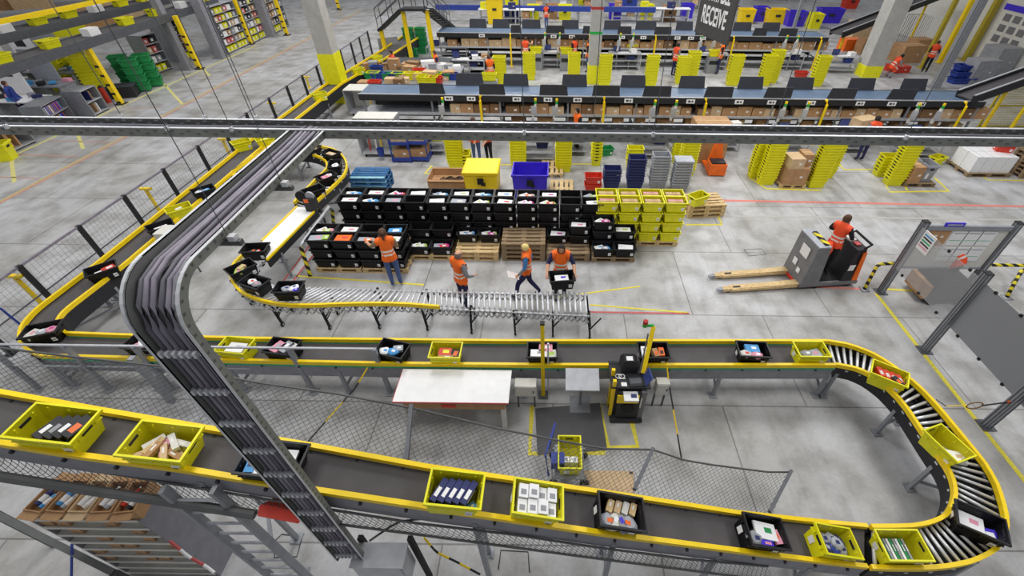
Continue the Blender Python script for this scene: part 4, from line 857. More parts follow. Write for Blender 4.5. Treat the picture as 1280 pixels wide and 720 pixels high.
barrier([(1258, 372, 0), (1277, 338, .55), (1300, 333, .6)], 'striped barrier post at the right picture edge'); 
b = MB(); p = W(1226, 331, .6); q = W(1290, 332, .6); b.tube([(0, 0, 0), (q.x-p.x, q.y-p.y, 0)], .045, 'hazard', 8); b.tube([(0, 0, 0), (0, 0, -.6)], .04, 'steel', 8); b.tube([(q.x-p.x-.1, q.y-p.y, 0), (q.x-p.x-.1, q.y-p.y, -.6)], .04, 'steel', 8); tag(b.build('hazard_barrier', None, p), 'long low striped barrier behind the notice board', 'barrier')
# hoop on nearest post
p = W(1210, 520, 1.0); b = MB(); pc = pC.location
R_ = [(pc.x-.62+.14*math.cos(t), pc.y, .66+.1*math.sin(t)) for t in [i*math.pi/6 for i in range(13)]]
b.tube(R_, .012, 'card_dark', 6, False); b.tube([R_[0], (pc.x-.06, pc.y, .78)], .014, 'dark', 6); b.box((pc.x-.07, pc.y, .78), (.05, .03, .05), 'orange'); b.tube([R_[6], (pc.x-1.1, pc.y+.02, .6)], .008, 'rail_yellow', 6); b.tube([(pc.x-1.1, pc.y+.02, .6), (pc.x-1.4, pc.y+.02, .8)], .008, 'dark', 6)
tag(b.build('stop_cord_ring', None, (0, 0, 0)), 'reddish cord ring tied to the nearest panel post', 'cord ring')
# ------------------------------------------------------------------ white table
tb = [W(504, 455.5, .9), W(639, 456, .9), W(637, 503, .9), W(492, 503, .9)]
cx = sum(p.x for p in tb)/4; yb = W(570, 454, RH).y-.07; yf_ = W(565, 503, .9).y; cy = (yb+yf_)/2; tw = (tb[1].x-tb[0].x+tb[2].x-tb[3].x)/2; td = yb-yf_
t = empty('work_table', (cx, cy, 0)); tag(t, 'white topped work table with red edge in front of the middle belt', 'table')
b = MB(); b.box((0, 0, .885), (tw, td, .03), 'white'); b.box((0, -td/2-.004, .885), (tw, .012, .032), 'deep_red'); b.box((-tw/2-.004, 0, .885), (.012, td, .032), 'deep_red'); b.build('table_top', t)
b = MB(); b.box((.05, -td/2+.16, .76), (tw-.25, .3, .16), 'card'); b.box((-.05, -td/2+.005, .78), (.26, .012, .08), 'red'); b.build('drawer_box', t)
b = MB(); b.box((0, td/2-.1, .35), (tw-.2, .04, .06), 'wood'); b.build('cross_bar', t)
for sx in (-1, 1):
    for sy in (-1, 1): b = MB(); b.box((sx*(tw/2-.12), sy*(td/2-.08), .435), (.08, .08, .87), 'offwhite'); b.build('leg', t)
m = [W(669, 511, 0), W(750, 504, 0), W(759, 563, 0), W(672, 569, 0)]
b = MB(); b.poly([(p.x, p.y) for p in m[::-1]], .005, .015, 'rubber_mat'); tag(b.build('floor_mat'), 'dark grey rubber floor mat marked off by yellow tape', 'mat')
def ebox(px, py, h, d, lab, m='offwhite', name='control_box'):
    p = W(px, py, h); root = empty(name, (p.x, p.y, 0)); tag(root, lab, 'control box'); b = MB(); b.box((0, 0, h-d[2]/2), d, m); b.build('housing', root)
    b = MB(); b.box((0, -d[1]/2-.004, h-d[2]/2), (d[0]*.9, .008, d[2]*.88), m); b.box((d[0]*.36, -d[1]/2-.012, h-d[2]/2), (.02, .012, .06), 'dark'); b.build('door', root)
    b = MB()
    for s in (-1, 1): b.beam((s*d[0]*.4, 0, 0), (s*d[0]*.4, 0, h-d[2]), .03, .03, 'steel_dark')
    b.build('stand', root); return root
ebox(657, 478, .78, (.4, .2, .3), 'white control box on a stand right of the table'); ebox(829, 476, .8, (.24, .16, .34), 'white control box right of the workstation cart'); 
ebox(208, 287, 1.35, (.42, .42, .45), 'pale grey control box standing against the fence conveyor')
p = W(728, 474, .95); root = empty('display_stand', (p.x, p.y, 0)); tag(root, 'silver sheet metal lectern plate left of the workstation cart', 'stand'); b = MB(); b.hexa([(-.31, -.2, .86), (.31, -.2, .86), (.31, .2, 1.0), (-.31, .2, 1.0)], [(-.31, -.2, .88), (.31, -.2, .88), (.31, .2, 1.02), (-.31, .2, 1.02)], 'alu'); b.build('plate', root); b = MB(); b.beam((0, .1, 0), (0, .1, .95), .05, .05, 'steel'); b.box((0, .1, .01), (.4, .4, .02), 'steel'); b.build('stand_leg', root)
# upright yellow pole
p = W(679, 494, 0); t = WY(678, 404, p.y); b = MB(); b.beam((0, 0, 0), (0, 0, t.z), .07, .07, 'rail_yellow'); b.box((0, 0, t.z), (.08, .08, .04), 'dark'); b.beam((.1, .0, .3), (.1, 0, t.z*.75), .03, .03, 'zinc'); b.box((0, 0, .01), (.2, .2, .02), 'steel_dark'); tag(b.build('yellow_pole', None, (p.x, p.y, 0)), 'upright yellow pole with black cap standing at the mat', 'pole')
# workstation cart
p = W(781, 524, 0); root = empty('workstation_cart', (p.x, p.y+.2, 0)); tag(root, 'black and yellow workstation cart with printer and laptop shelf', 'cart')
b = MB(); b.box((0, -.02, .52), (.42, .45, .75), 'dark'); b.build('cabinet', root)
b = MB(); b.box((-.03, -.255, .74), (.4, .03, .22), 'rail_yellow'); b.box((-.03, -.275, .76), (.06, .01, .06), 'alu'); b.build('front_cover', root)
b = MB(); b.tube([(0, -.25, .45), (0, -.27, .45)], .13, 'rubber', 16); b.build('cable_drum', root)
b = MB(); b.box((.26, 0, .5), (.1, .46, .8), 'truck_grey'); b.box((.22, -.235, .6), (.04, .012, .3), 'offwhite'); b.build('side_panel', root)
b = MB(); b.box((.0, .12, .98), (.72, .62, .04), 'dark'); b.build('shelf', root)
b = MB(); b.beam((-.3, -.15, .05), (-.3, -.15, 1.15), .06, .06, 'rail_yellow'); b.beam((-.3, .1, .05), (-.3, .1, 1.15), .06, .06, 'rail_yellow'); b.build('yellow_upright', root)
b = MB(); b.box((0, 0, .07), (.62, .6, .06), 'dark')
for sx in (-.27, .27):
    for sy in (-.25, .25): b.tube([(sx-.02, sy, .04), (sx+.02, sy, .04)], .04, 'rubber', 8)
b.build('wheel_base', root)
L0 = root.location
b = MB(); b.box((0, 0, .09), (.3, .28, .18), 'dark'); b.hexa([(-.15, -.14, .18), (.15, -.14, .18), (.15, .14, .18), (-.15, .14, .18)], [(-.1, -.08, .26), (.1, -.08, .26), (.1, .12, .26), (-.1, .12, .26)], 'rubber'); b.box((0, 0, .262), (.12, .1, .004), 'white'); tag(b.build('label_printer', None, (L0.x-.0, L0.y+.27, 1.0)), 'black label printer standing at the back of the workstation cart', 'printer')
b = MB(); b.box((0, 0, .01), (.3, .24, .02), 'dark'); b.box((-.02, 0, .021), (.22, .12, .003), 'steel_dark'); b.hexa([(.14, -.13, .02), (.16, -.13, .02), (.16, .13, .02), (.14, .13, .02)], [(.22, -.13, .22), (.24, -.13, .22), (.24, .13, .22), (.22, .13, .22)], 'screen_blue'); tag(b.build('laptop', None, (L0.x+.12, L0.y-.05, 1.0), (0, 0, .1)), 'open dark laptop with blue screen back on the cart', 'laptop')
b = MB(); b.tube([(.07*math.cos(t)+.01*t, .05*math.sin(t), .01) for t in [i*.6 for i in range(20)]], .009, 'white', 6); tag(b.build('white_cable', None, (L0.x-.22, L0.y+.05, 1.0)), 'coiled white cable on the workstation shelf', 'cable')
b = MB(); b.box((0, 0, .01), (.1, .08, .02), 'white'); tag(b.build('note_pad', None, (L0.x-.12, L0.y-.13, 1.0)), 'small white note pad at the front of the cart shelf', 'note pad')
b = MB(); b.box((0, 0, .02), (.26, .2, .04), 'white'); b.box((.05, 0, .045), (.1, .07, .02), 'navy'); tag(b.build('scanner_dock', None, (L0.x+.0, L0.y-.3, .86)), 'white scanner dock with dark scanner on the cart front', 'scanner'); 
p = W(804, 466, 1.05); t_ = W(817, 408, 1.75); b = MB(); b.beam((0, 0, 0), (t_.x-p.x, t_.y-p.y, t_.z-p.z), .08, .08, 'rail_yellow'); b.beam((-.06, 0, 0), (t_.x-p.x-.07, t_.y-p.y, t_.z-p.z-.2), .03, .05, 'steel_dark'); b.beam((0, 0, 0), (0, 0, -1.05), .06, .06, 'steel_dark'); b.tube([(t_.x-p.x-.0, t_.y-p.y, t_.z-p.z+.02), (t_.x-p.x-.16, t_.y-p.y, t_.z-p.z+.02)], .03, 'lamp_green', 8); b.tube([(t_.x-p.x-.16, t_.y-p.y, t_.z-p.z-.0), (t_.x-p.x-.16, t_.y-p.y, t_.z-p.z+.07)], .045, 'lamp_green', 10); b.tube([(t_.x-p.x-.16, t_.y-p.y, t_.z-p.z+.07), (t_.x-p.x-.16, t_.y-p.y, t_.z-p.z+.14)], .045, 'stripe_red', 10)
tag(b.build('signal_pole', None, p), 'leaning yellow pole with red and green signal lamp over the middle belt', 'signal pole')
# scanner at far loop, tubular guard
p = W(392, 262, .9); b = MB(); b.box((0, 0, .2), (.25, .3, .4), 'dark'); b.tube([(-.2, -.02, .42), (-.2, .02, .42)], .16, 'rubber', 14); b.tube([(.05, -.04, .45), (.05, .02, .45)], .12, 'grey_lid', 12); b.beam((.1, .1, 0), (.1, .1, -.9), .08, .08, 'dark'); b.box((-.02, -.16, .36), (.12, .02, .1), 'orange'); tag(b.build('barcode_scanner', None, p), 'dark scanner head with round guards where the white belt starts', 'scanner')
g0 = W(379, 318, 0); g1 = W(425, 262, 0); gp = [W(388, 345, 0), W(376, 309, .75), W(378, 304, .8), W(411, 259, .8), W(415, 262, .7), W(418, 285, 0)]
root = empty('tubular_guard', (gp[0].x, gp[0].y, 0)); tag(root, 'galvanised bent tube guard with striped feet beside the front left totes', 'guard'); o_ = Vector((gp[0].x, gp[0].y, 0))
b = MB(); b.tube([p-o_ for p in gp[1:5]], .05, 'alu', 10); smooth(b.build('hand_tube', root))
for a, c_ in ((0, 1), (5, 4)): b = MB(); b.tube([gp[a]-o_, gp[c_]-o_], .05, 'hazard', 10); b.build('striped_foot', root)
# ------------------------------------------------------------------ hand rail with posts left of the table
hp_ = [(-30, 422), (74, 427), (165, 431), (361, 435), (467, 436)]; hb = [(20, 470), (120, 482), (225, 488), (395, 490), (492, 495)]
Dh = W(395, 490, 0).y; root = empty('hand_rail', (W(361, 435, 1.3).x, Dh, 0)); tag(root, 'thin grey two bar hand rail in front of the middle belt', 'hand rail')
T = [WY(x, y, Dh) for x, y in hp_]; zr = T[3].z; o_ = root.location
b = MB(); b.beam((T[0].x-o_.x, 0, zr), (T[-1].x-o_.x, 0, zr), .035, .035, 'alu'); b.build('top_bar', root)
b = MB(); b.beam((T[0].x-o_.x, 0, zr*.55), (T[-1].x-o_.x+.1, 0, zr*.55), .03, .03, 'alu'); b.build('lower_bar', root)
for q in T: b = MB(); b.box((q.x-o_.x, 0, zr/2), (.075, .075, zr), 'steel'); b.box((q.x-o_.x, 0, .01), (.18, .18, .02), 'steel'); b.build('post', root)
# ------------------------------------------------------------------ safety nets
def net(name, top, bot, lab, cell=.07, m='tray_dark', r=.0028, sag=.0, posts=False, rope='tray_dark'):
    n = int((top[-1]-top[0]).length/cell)+1; A = resample(top, n); B = resample(bot, n); k = max(3, int(sum((a-b2).length for a, b2 in zip(A, B))/n/cell)+1)
    G = [[A[i].lerp(B[i], j/(k-1))-Vector((0, 0, sag*math.sin(math.pi*j/(k-1))+.0*i)) for j in range(k)] for i in range(n)]
    root = empty(name, (A[n//2].x, A[n//2].y, 0)); tag(root, lab, 'net'); o_ = Vector(root.location)
    b = MB()
    def seg(p, q):
        p = p-o_; q = q-o_; d = (q-p); s = d.cross(Vector((0, .3, 1))).normalized()*r; u = s.cross(d).normalized()*r; base = len(b.v)
        b.v += [tuple(p+s), tuple(p-s*.5+u), tuple(p-s*.5-u), tuple(q+s), tuple(q-s*.5+u), tuple(q-s*.5-u)]
        for a, c_ in ((0, 1), (1, 2), (2, 0)): b.face((base+a, base+c_, base+3+c_, base+3+a), m)
    for i in range(n):
        for j in range(k):
            if i < n-1 and j < k-1:
                seg(G[i][j], G[i+1][j+1]); seg(G[i+1][j], G[i][j+1])
    o = b.build('netting', root); 
    for P in (A, B): c_ = MB(); c_.tube([p-o_ for p in P], .014, rope, 6); smooth(c_.build('edge_rope', root))
    return root
offb = -.3
def frp(pts, a): return [Q(x, y, a) for x, y in pts]
nt_top = frp([(-40, 430), (100, 447), (240, 462), (320, 478), (420, 492), (520, 511), (620, 535), (700, 551), (757, 561), (816, 562), (855, 575), (890, 581), (960, 590), (988, 590)], offb)
nt_bot = frp([(-60, 500), (60, 519), (200, 545), (320, 565), (420, 582), (520, 602), (620, 619), (700, 633), (760, 640), (800, 646), (850, 652), (890, 656), (930, 660), (958, 662)], offb)
nr = net('safety_net', nt_top, nt_bot, 'dark knotted safety net stretched behind the climbing conveyor', .085)
o_ = Vector(nr.location)
for (x0, y0, x1, y1) in ((988, 590, 962, 640), (816, 562, 793, 612), (515, 508, 508, 575)):
    a = Q(x0, y0, offb); c_ = Q(x1, y1, offb); b = MB(); b.beam((a.x-o_.x, a.y-o_.y, a.z+.04), (c_.x-o_.x, c_.y-o_.y, c_.z), .05, .05, 'steel_dark'); b.build('outrigger', nr)
fn_top = frp([(-60, 560), (60, 578), (200, 602), (320, 622), (420, 638), (520, 654), (640, 668), (752, 685), (860, 699), (960, 708)], -.35)
fn_bot = frp([(-60, 583), (0, 593), (125, 612), (215, 625), (320, 641), (420, 655), (520, 668), (640, 684), (760, 700), (900, 718), (980, 728)], -.55)
n2 = net('safety_net', fn_top, fn_bot, 'sagging safety net hanging below the front rail of the climbing conveyor', .07, sag=.1)
P = [p+Vector((0, -.02, 0)) for p in fn_bot[:5]]; b = MB(); c0 = Vector((P[2].x, P[2].y, 0))
b.tube([p-c0 for p in P], .05, 'tray_dark', 8); tag(b.build('net_beam', None, c0), 'dark round beam carrying the net above the ladder', 'beam')
# chains
def cord(pts, lab, r=.012, ms=('rail_yellow', 'dark'), cat='cord', seglen=3, name='pull_rope'):
    P = pts; c0 = P[0].copy(); b = MB(); Z = resample(P, 13)
    for i in range(12): b.tube([Z[i]-c0, Z[i+1]-c0], r, ms[(i//seglen) % 2], 6)
    return tag(b.build(name, None, c0), lab, cat)
cord([W(833, 452, 1.0), W(836, 478, .75), W(843, 520, .4), W(852, 575, .02)], 'yellow and black pull cord hanging from the middle belt to the floor', .014)
cord([W(464, 452, .95), W(445, 484, .6), W(420, 512, .35), W(385, 552, .02)], 'yellow and black pull cord left of the white table', .014)
cord([Q(640, 655, -.3), Q(560, 645, -.35), Q(497, 652, -.55), Q(462, 676, -.8)], 'black chain looping under the climbing conveyor', .012, ('dark', 'tray_dark'), 'chain', 1, 'chain')
cord([W(530, 672, 1.6), W(545, 690, 1.35), W(570, 702, 1.2), W(600, 718, 1.0)], 'yellow and black chain hanging right of the grey cabinet', .014, ('rail_yellow', 'dark'), 'chain', 2, 'chain')
# cabinet at the tray foot
p = W(474, 694, 1.4); root = empty('electrical_cabinet', (p.x, p.y, 0)); tag(root, 'pale grey electrical cabinet on black posts where the cable tray ends', 'cabinet')
b = MB(); b.box((0, 0, 1.1), (.62, .26, .6), 'alu'); b.box((0, 0, 1.4), (.66, .29, .015), 'alu'); b.build('body', root)
b = MB(); b.box((0, -.135, 1.1), (.58, .012, .56), 'alu'); b.build('door', root)
for s in (-.27, .36): b = MB(); b.box((s, .17, .75), (.06, .06, 1.5), 'rubber'); b.build('post', root)
# ladder
p0 = W(310, 712, 0) ; yl = 2.06; root = empty('ladder', (-3.75, yl, 0)); tag(root, 'steel ladder rising to the climbing conveyor at lower left', 'ladder')
for s in (-1, 1): b = MB(); b.box((s*.26, 0, 1.5), (.05, .09, 3.0), 'steel'); b.build('stile', root)
for i in range(9): b = MB(); b.tube([(-.24, 0, .35+.3*i), (.24, 0, .35+.3*i)], .018, 'alu', 8); b.build('rung', root)
# pigeonhole shelf
h2 = 2.0; a = W(36, 646, h2); c_ = W(172, 654, h2); d_ = W(187, 627, h2); sw = c_.x-a.x; sd = .45; sx = (a.x+c_.x)/2; sy = (a.y+c_.y)/2
root = empty('pigeonhole_rack', (sx, sy+sd/2, 0)); tag(root, 'tall grey pigeonhole rack below the climbing conveyor at lower left', 'rack')
b = MB(); b.box((sw/2-.01, 0, h2/2), (.02, sd, h2), 'frame_grey'); b.build('side_panel', root); b = MB(); b.box((-sw/2+.01, 0, h2/2), (.02, sd, h2), 'frame_grey'); b.build('side_panel', root)
b = MB(); b.box((0, sd/2-.01, h2/2), (sw, .015, h2), 'frame_grey'); b.build('back_panel', root)
for i in range(9):
    b = MB(); z = h2-.01-i*.235; b.box((0, 0, z), (sw-.045, sd-.01, .02), 'offwhite'); b.box((0, -sd/2-.004, z), (sw-.045, .012, .05), 'offwhite'); b.build('shelf_board', root)
b = MB()
for k in range(1, 7): b.box((-sw/2+k*sw/7, .03, h2/2), (.012, sd-.1, h2-.1), 'offwhite')
b.build('divider', root)
for i in range(16):
    k = (i*3) % 7; s = 1+(i*5) % 6
    cbox((sx-sw/2+(k+.5)*sw/7, sy+.14, h2-.01-s*.235+.012), (sw/7-.05, .24, .12), 0, 'small brown carton in pigeonhole rack, %s row from top, %s hole from left' % (ORD[s-1], ORD[k]), 'card', 'cartons in the pigeonhole rack', False)
for i in range(5):
    x = sx-sw/2+.08+.14+i*.255
    cbox((x, sy+.2, h2+.002), (.23, .38, .2), .06*(i-2), 'open brown carton %s from the left on top of the pigeonhole rack' % ORD[i], ('card', 'card', 'card_light', 'card', 'card')[i], 'open cartons on the pigeonhole rack', False, True)
    for k in range(2):
        M = M4((x, sy+.2, h2+.12), (0, 0, 1.2)); item('bottle', (('sky', 'navy'), ('grey_lid', 'sky'), ('offwhite', 'white'), ('grey_lid', 'white'), ('dark', 'red'))[i][k], 'white', M, (-.02), (-.05+.1*k), .0, .15*k, 'in the %s carton on the pigeonhole rack' % ORD[i])
b = MB(); b.box((0, 0, .04), (.18, .4, .08), 'white'); tag(b.build('white_box', None, (sx+sw/2-.12, sy+.22, h2+.002)), 'flat white box at the right end on top of the pigeonhole rack', 'box')
# chain ring red-white
cord([W(212, 676, 1.4), W(236, 696, 1.2), W(258, 708, 1.05), W(268, 716, 1.0)], 'red and white plastic chain hanging beside the pigeonhole rack', .02, ('deep_red', 'white'), 'chain', 3, 'plastic_chain')
# guard rail lower left
a = W(-10, 640, 1.2); c_ = W(142, 716, .7); b = MB(); b.beam((0, 0, 0), c_-a, .08, .08, 'tray_dark'); b.beam((.0, 0, 0), (0, 0, -1.2), .08, .08, 'tray_dark'); b.beam(c_-a, (c_.x-a.x, c_.y-a.y, -1.2), .08, .08, 'tray_dark'); tag(b.build('stair_rail', None, a), 'dark sloping stair rail at the lower left corner', 'stair rail')
a = W(90, 680, 1.0); c_ = W(89, 730, .6); b = MB(); b.beam((0, 0, 0), (c_-a), .03, .01, 'blue'); b.beam((c_-a), (c_.x-a.x, c_.y-a.y, -1.0), .03, .01, 'blue'); tag(b.build('blue_strap', None, a), 'thin blue strap hanging down at the lower left corner', 'strap')
# red sheet in net
p = Q(355, 637, -.5); b = MB(); b.poly([(-.22, -.1), (.2, -.12), (.24, .06), (.05, .12), (-.15, .1), (-.25, .0)], 0, .012, 'red'); tag(b.build('red_sheet', None, p, (0, TILT, 0)), 'orange red plastic sheet lying in the net behind the dropping tray', 'sheet')
# goods behind incline: tote with blue cart
p = W(711, 606, 0); root = tote('yellow', (p.x, p.y+.25, .35), (0, 0, P2), 'dirty yellow tote on a blue hand cart behind the climbing conveyor'); M = M4((p.x, p.y+.25, .35), (0, 0, P2))
for i in range(2): item('box', 'white', 'grey_tote', M, -.12, -.07+.14*i, .1, 0, 'in the dirty tote on the hand cart, %s one' % ('right', 'left')[i], None, (1, .6, 1.5))
root = empty('hand_cart', (p.x-.15, p.y+.25, 0)); tag(root, 'small blue framed hand cart behind the climbing conveyor', 'cart')
b = MB(); b.box((.15, 0, .33), (.5, .62, .03), 'steel'); b.build('deck', root); b = MB(); b.tube([(-.2, -.25, .33), (-.25, -.25, 1.0), (-.1, .25, 1.1), (-.2, .25, .33)], .02, 'blue', 8); b.build('handle', root); b = MB(); b.box((-.05, -.1, .55), (.22, .2, .2), 'blue'); b.build('blue_holder', root)
for x in (-.12, .42):
    for y in (-.25, .25): b = MB(); b.tube([(x, y-.02, .08), (x, y+.02, .08)], .08, 'rubber', 10); b.beam((x, y, .08), (x, y, .32), .03, .03, 'steel'); b.build('wheel', root)
p = [W(729, 588, .05), W(792, 589, .05), W(792, 618, .05), W(725, 618, .05)]; b = MB(); b.poly([(v.x, v.y) for v in p[::-1]], 0.006, .05, 'card_light'); b.box((p[1].x-.05, p[1].y-.03, .055), (.06, .04, .01), 'dark'); tag(b.build('cardboard_sheet'), 'flat light brown cardboard sheet on the floor behind the net', 'cardboard')
b = MB(); p0 = W(164, 447, 1.35); b.beam((0, 0, 0), (0, 0, -1.35), .1, .1, 'steel'); tag(b.build('support_post', None, p0), 'thick grey support post rising in front of the middle belt at left', 'post')
b = MB(); b.tube([(0, 0, 0), (.06, 0, -.7)], .02, 'blue', 8); tag(b.build('blue_tube', None, W(0, 385, 1.2)), 'blue tube leaning at the left picture edge', 'tube')
# ================================================================== RECEIVE LINES AT THE BACK
def station_line(nm, D0, wid, h, x0, x1, far_px, near_px, yb, posts, labs, lab, wh=.46):
    """far_px / near_px = (left px, right px) of the upright dark side panels; yb = pixel row used for them"""
    a = WY(x0, yb, D0); c_ = WY(x1, yb, D0); root = empty('receive_line', ((a.x+c_.x)/2, D0, 0)); tag(root, lab, 'conveyor line'); o_ = root.location; X0_, X1_ = a.x-o_.x, c_.x-o_.x; L = X1_-X0_; xc = (X0_+X1_)/2
    b = MB(); b.box((xc, wid/2, h-.02), (L, wid, .04), 'belt_blue'); b.build('belt', root)
    for y in (0, wid): b = MB(); b.box((xc, y, h-.1), (L, .05, .22), 'dark'); b.build('side_beam', root)
    b = MB(); b.box((xc, .02, h+.03), (L, .06, .03), 'alu'); b.build('edge_strip', root)
    for lst, y, tl in ((far_px, wid-.05, .1), (near_px, .05, -.06)):
        for p0, p1 in lst:
            xa = WY(p0, yb-(10 if y > .2 else 0), D0+y).x-o_.x; xb = WY(p1, yb-(10 if y > .2 else 0), D0+y).x-o_.x
            b = MB(); z0, z1 = h+.0, h+wh
            b.hexa([(xa, y, z0), (xb, y, z0), (xb, y+.03, z0), (xa, y+.03, z0)], [(xa+.05, y+tl, z1), (xb-.05, y+tl, z1), (xb-.05, y+tl+.03, z1), (xa+.05, y+tl+.03, z1)], 'panel_black'); b.build('side_screen', root)
    for p0 in labs: x = WY(p0, yb+3, D0).x-o_.x; b = MB(); b.box((x, -.03, h-.1), (.34, .01, .16), 'white'); b.box((x-.05, -.037, h-.1), (.1, .004, .07), 'dark'); b.box((x+.07, -.037, h-.1), (.06, .004, .07), 'dark'); b.build('number_plate', root)
    n = int(L/2.6)
    for i in range(n+1):
        x = X0_+.1+(L-.2)*i/n; b = MB(); b.beam((x, .1, 0), (x, .1, h-.2), .07, .07, 'steel'); b.beam((x, wid-.1, 0), (x, wid-.1, h-.2), .07, .07, 'steel'); b.beam((x, .1, .5), (x, wid-.1, .5), .05, .05, 'steel'); b.build('leg', root)
    for z, m in ((h-.72, 'alu'), (.4, 'steel_dark')): b = MB(); b.box((xc, wid*.35, z), (L, wid*.7, .03), m); b.box((xc, 0, z), (L, .04, .09), 'alu'); b.build('under_shelf', root)
    b = MB(); b.box((xc, wid-.08, 1.0), (L-.2, .03, 1.1), 'dark'); b.build('shade_backing', root)  # shade beneath the belt, put in as an added dark sheet
    for p0 in posts:
        x = WY(p0, yb+5, D0).x; b = MB(); b.tube([(0, 0, 0), (0, 0, h-.12), (.0, .1, h+.0), (.0, .2, h+.0)], .05, 'rail_yellow', 8); b.box((0, 0, .01), (.2, .2, .02), 'rail_yellow')
        tag(b.build('hook_post', None, (x, D0-.2, 0)), 'yellow hooked post in front of the %s receive line' % nm, 'post', 'yellow hooked posts of the %s line' % nm)
    return root
L1 = station_line('near', 18.4, 1.35, 1.72, 448, 1238, [(570, 605), (629, 661), (702, 734), (775, 807), (848, 881), (922, 954), (984, 1017), (1060, 1094), (1126, 1159)], [(525, 557), (599, 632), (674, 710), (740, 775), (803, 839), (880, 916), (955, 990), (1035, 1070), (1110, 1145)], 119,
                  (601, 755, 882, 1033, 1208), (561, 589, 646, 685, 722, 786, 864, 925, 966, 1016, 1078, 1118, 1155), 'long blue-black receive line with dark side screens just beyond the overhead tray')
L2 = station_line('far', 29.5, 1.6, 1.72, 545, 1040, [(586, 608), (615, 637), (652, 676), (702, 724), (755, 777), (795, 822), (846, 868), (918, 942), (955, 978)], [(638, 652), (682, 706), (728, 742), (772, 790), (818, 840), (870, 884), (942, 960), (975, 998)], 37,
                  (638, 737, 820, 918, 1028), (602, 692, 715, 778, 805, 848, 865, 880), 'farther dark receive line with upright side screens and brown boxes below')
def slamp(px, py0, py1, D, h0, h1, nm):
    p = WY(px, py1, D); b = MB(); b.beam((0, 0, h0), (.12, 0, h1-.12), .1, .08, 'offwhite'); b.box((.05, -.06, (h0+h1)/2), (.22, .05, .3), 'alu'); b.tube([(.12, 0, h1-.12), (.12, 0, h1)], .05, 'lamp_green', 8); b.tube([(.12, 0, h1), (.12, 0, h1+.08)], .05, 'rail_yellow', 8); b.beam((0, 0, 0), (0, 0, h0), .06, .06, 'steel')
    tag(b.build('station_lamp', None, (p.x, D, 0)), nm, 'signal lamp', 'station lamps')
for i, x in enumerate((666, 692, 812, 838, 972, 1000, 1136, 1166, 553)): slamp(x, 128, 150, 18.0, 1.0, 1.7, 'cream station post with green and yellow lamp at the near line')
for i, x in enumerate((679, 697, 772, 788, 873, 890, 978, 992)): slamp(x, 35, 58, 29.0, 1.0, 1.85, 'cream station post with small lamp at the far line')
# cardboard on the shelves below
def boxrow(D, z, xa, xb, yb, wmin, wmax, hmin, hmax, lab, group, dd=.45, gap=.03, seed=1, mats=('card', 'card', 'card_light', 'card', 'card_dark')):
    rr = random.Random(seed); x = WY(xa, yb, D).x; xe = WY(xb, yb, D).x; i = 0; xs = x
    while x < xe:
        w = rr.uniform(wmin, wmax); h_ = rr.uniform(hmin, hmax); m = rr.choice(mats)
        cbox((x+w/2, D, z), (w, dd, h_), rr.uniform(-.04, .04), '%s %s %s, %s bay from left' % ('wide' if w > (wmin+wmax)/2 else 'narrow', {'card': 'brown', 'card_light': 'pale', 'card_dark': 'dark brown'}[m], lab, ORD[min(9, int((x-xs)/(xe-xs)*10))]), m, group, True); x += w+gap+(rr.random() < .15)*.25; i += 1
boxrow(18.4+.3, 1.72-.72+.02, 565, 1230, 140, .34, .62, .26, .42, 'carton, near receive line upper shelf', 'cartons on the near line', seed=3)
boxrow(29.5+.35, 1.02, 560, 1035, 50, .45, .85, .3, .5, 'carton, far receive line shelf', 'cartons on the far line', seed=4)
boxrow(18.9, .42, 640, 1200, 150, .4, .7, .25, .45, 'carton, near receive line bottom shelf', 'cartons low on the near line', seed=5, gap=.5)
cbox((W(1078, 148, 1.2).x, 17.7, .95), (.9, .5, .35), .35, 'large slanted brown carton beside the worker at the near line', 'card_light')
# packing tables with lower shelf between near line and the aisle
def ptable(px, py, w, nm, goods=True, seed=0, m='alu', d=.7, h=.9):
    p = W(px, py, 0); root = empty('packing_table', (p.x, p.y+d/2, 0)); tag(root, 'metal packing table with lower shelves '+nm, 'table')
    b = MB(); b.box((0, 0, h-.02), (w, d, .04), m); b.build('table_top', root)
    for z in (.2, .52): b = MB(); b.box((0, 0, z), (w-.06, d-.04, .03), 'alu'); b.build('shelf', root)
    for sx in (-1, 1):
        for sy in (-1, 1): b = MB(); b.box((sx*(w/2-.03), sy*(d/2-.03), h/2), (.05, .05, h), 'alu'); b.build('leg', root)
    if goods:
        rr = random.Random(seed+50)
        b = MB(); b.box((0, 0, .16), (.42, .04, .3), 'dark'); b.box((0, -.022, .17), (.38, .004, .25), 'screen_blue'); b.beam((0, 0, 0), (0, .02, .1), .05, .05, 'dark'); b.box((0, 0, .01), (.2, .16, .02), 'dark'); tag(b.build('monitor', None, (p.x-w*.25, p.y+d*.75, h)), 'dark monitor on the packing table '+nm, 'monitor')
        tote(rr.choice(['royal', 'blue', 'yellow']), (p.x+w*.2, p.y+d*.5, .535), (0, 0, 0), 'tote on the lower shelf of the packing table '+nm, sc=(.8, .9, .8), parts=False)
        cbox((p.x+w*.25, p.y+d*.5, h+.002), (.35, .3, .2), .2, 'small carton on the packing table '+nm, rr.choice(['card', 'white', 'card_light']))
        for k in range(3): b = MB(); b.box((0, 0, .01), (.28, .2, .02+.01*k), 'paper'); tag(b.build('paper_stack', None, (p.x-w*.1+.2*k-.1, p.y+d*.3, h+.001), (0, 0, .3*k)), 'sheet pile %s from left on packing table %s' % (ORD[k], nm), 'papers')
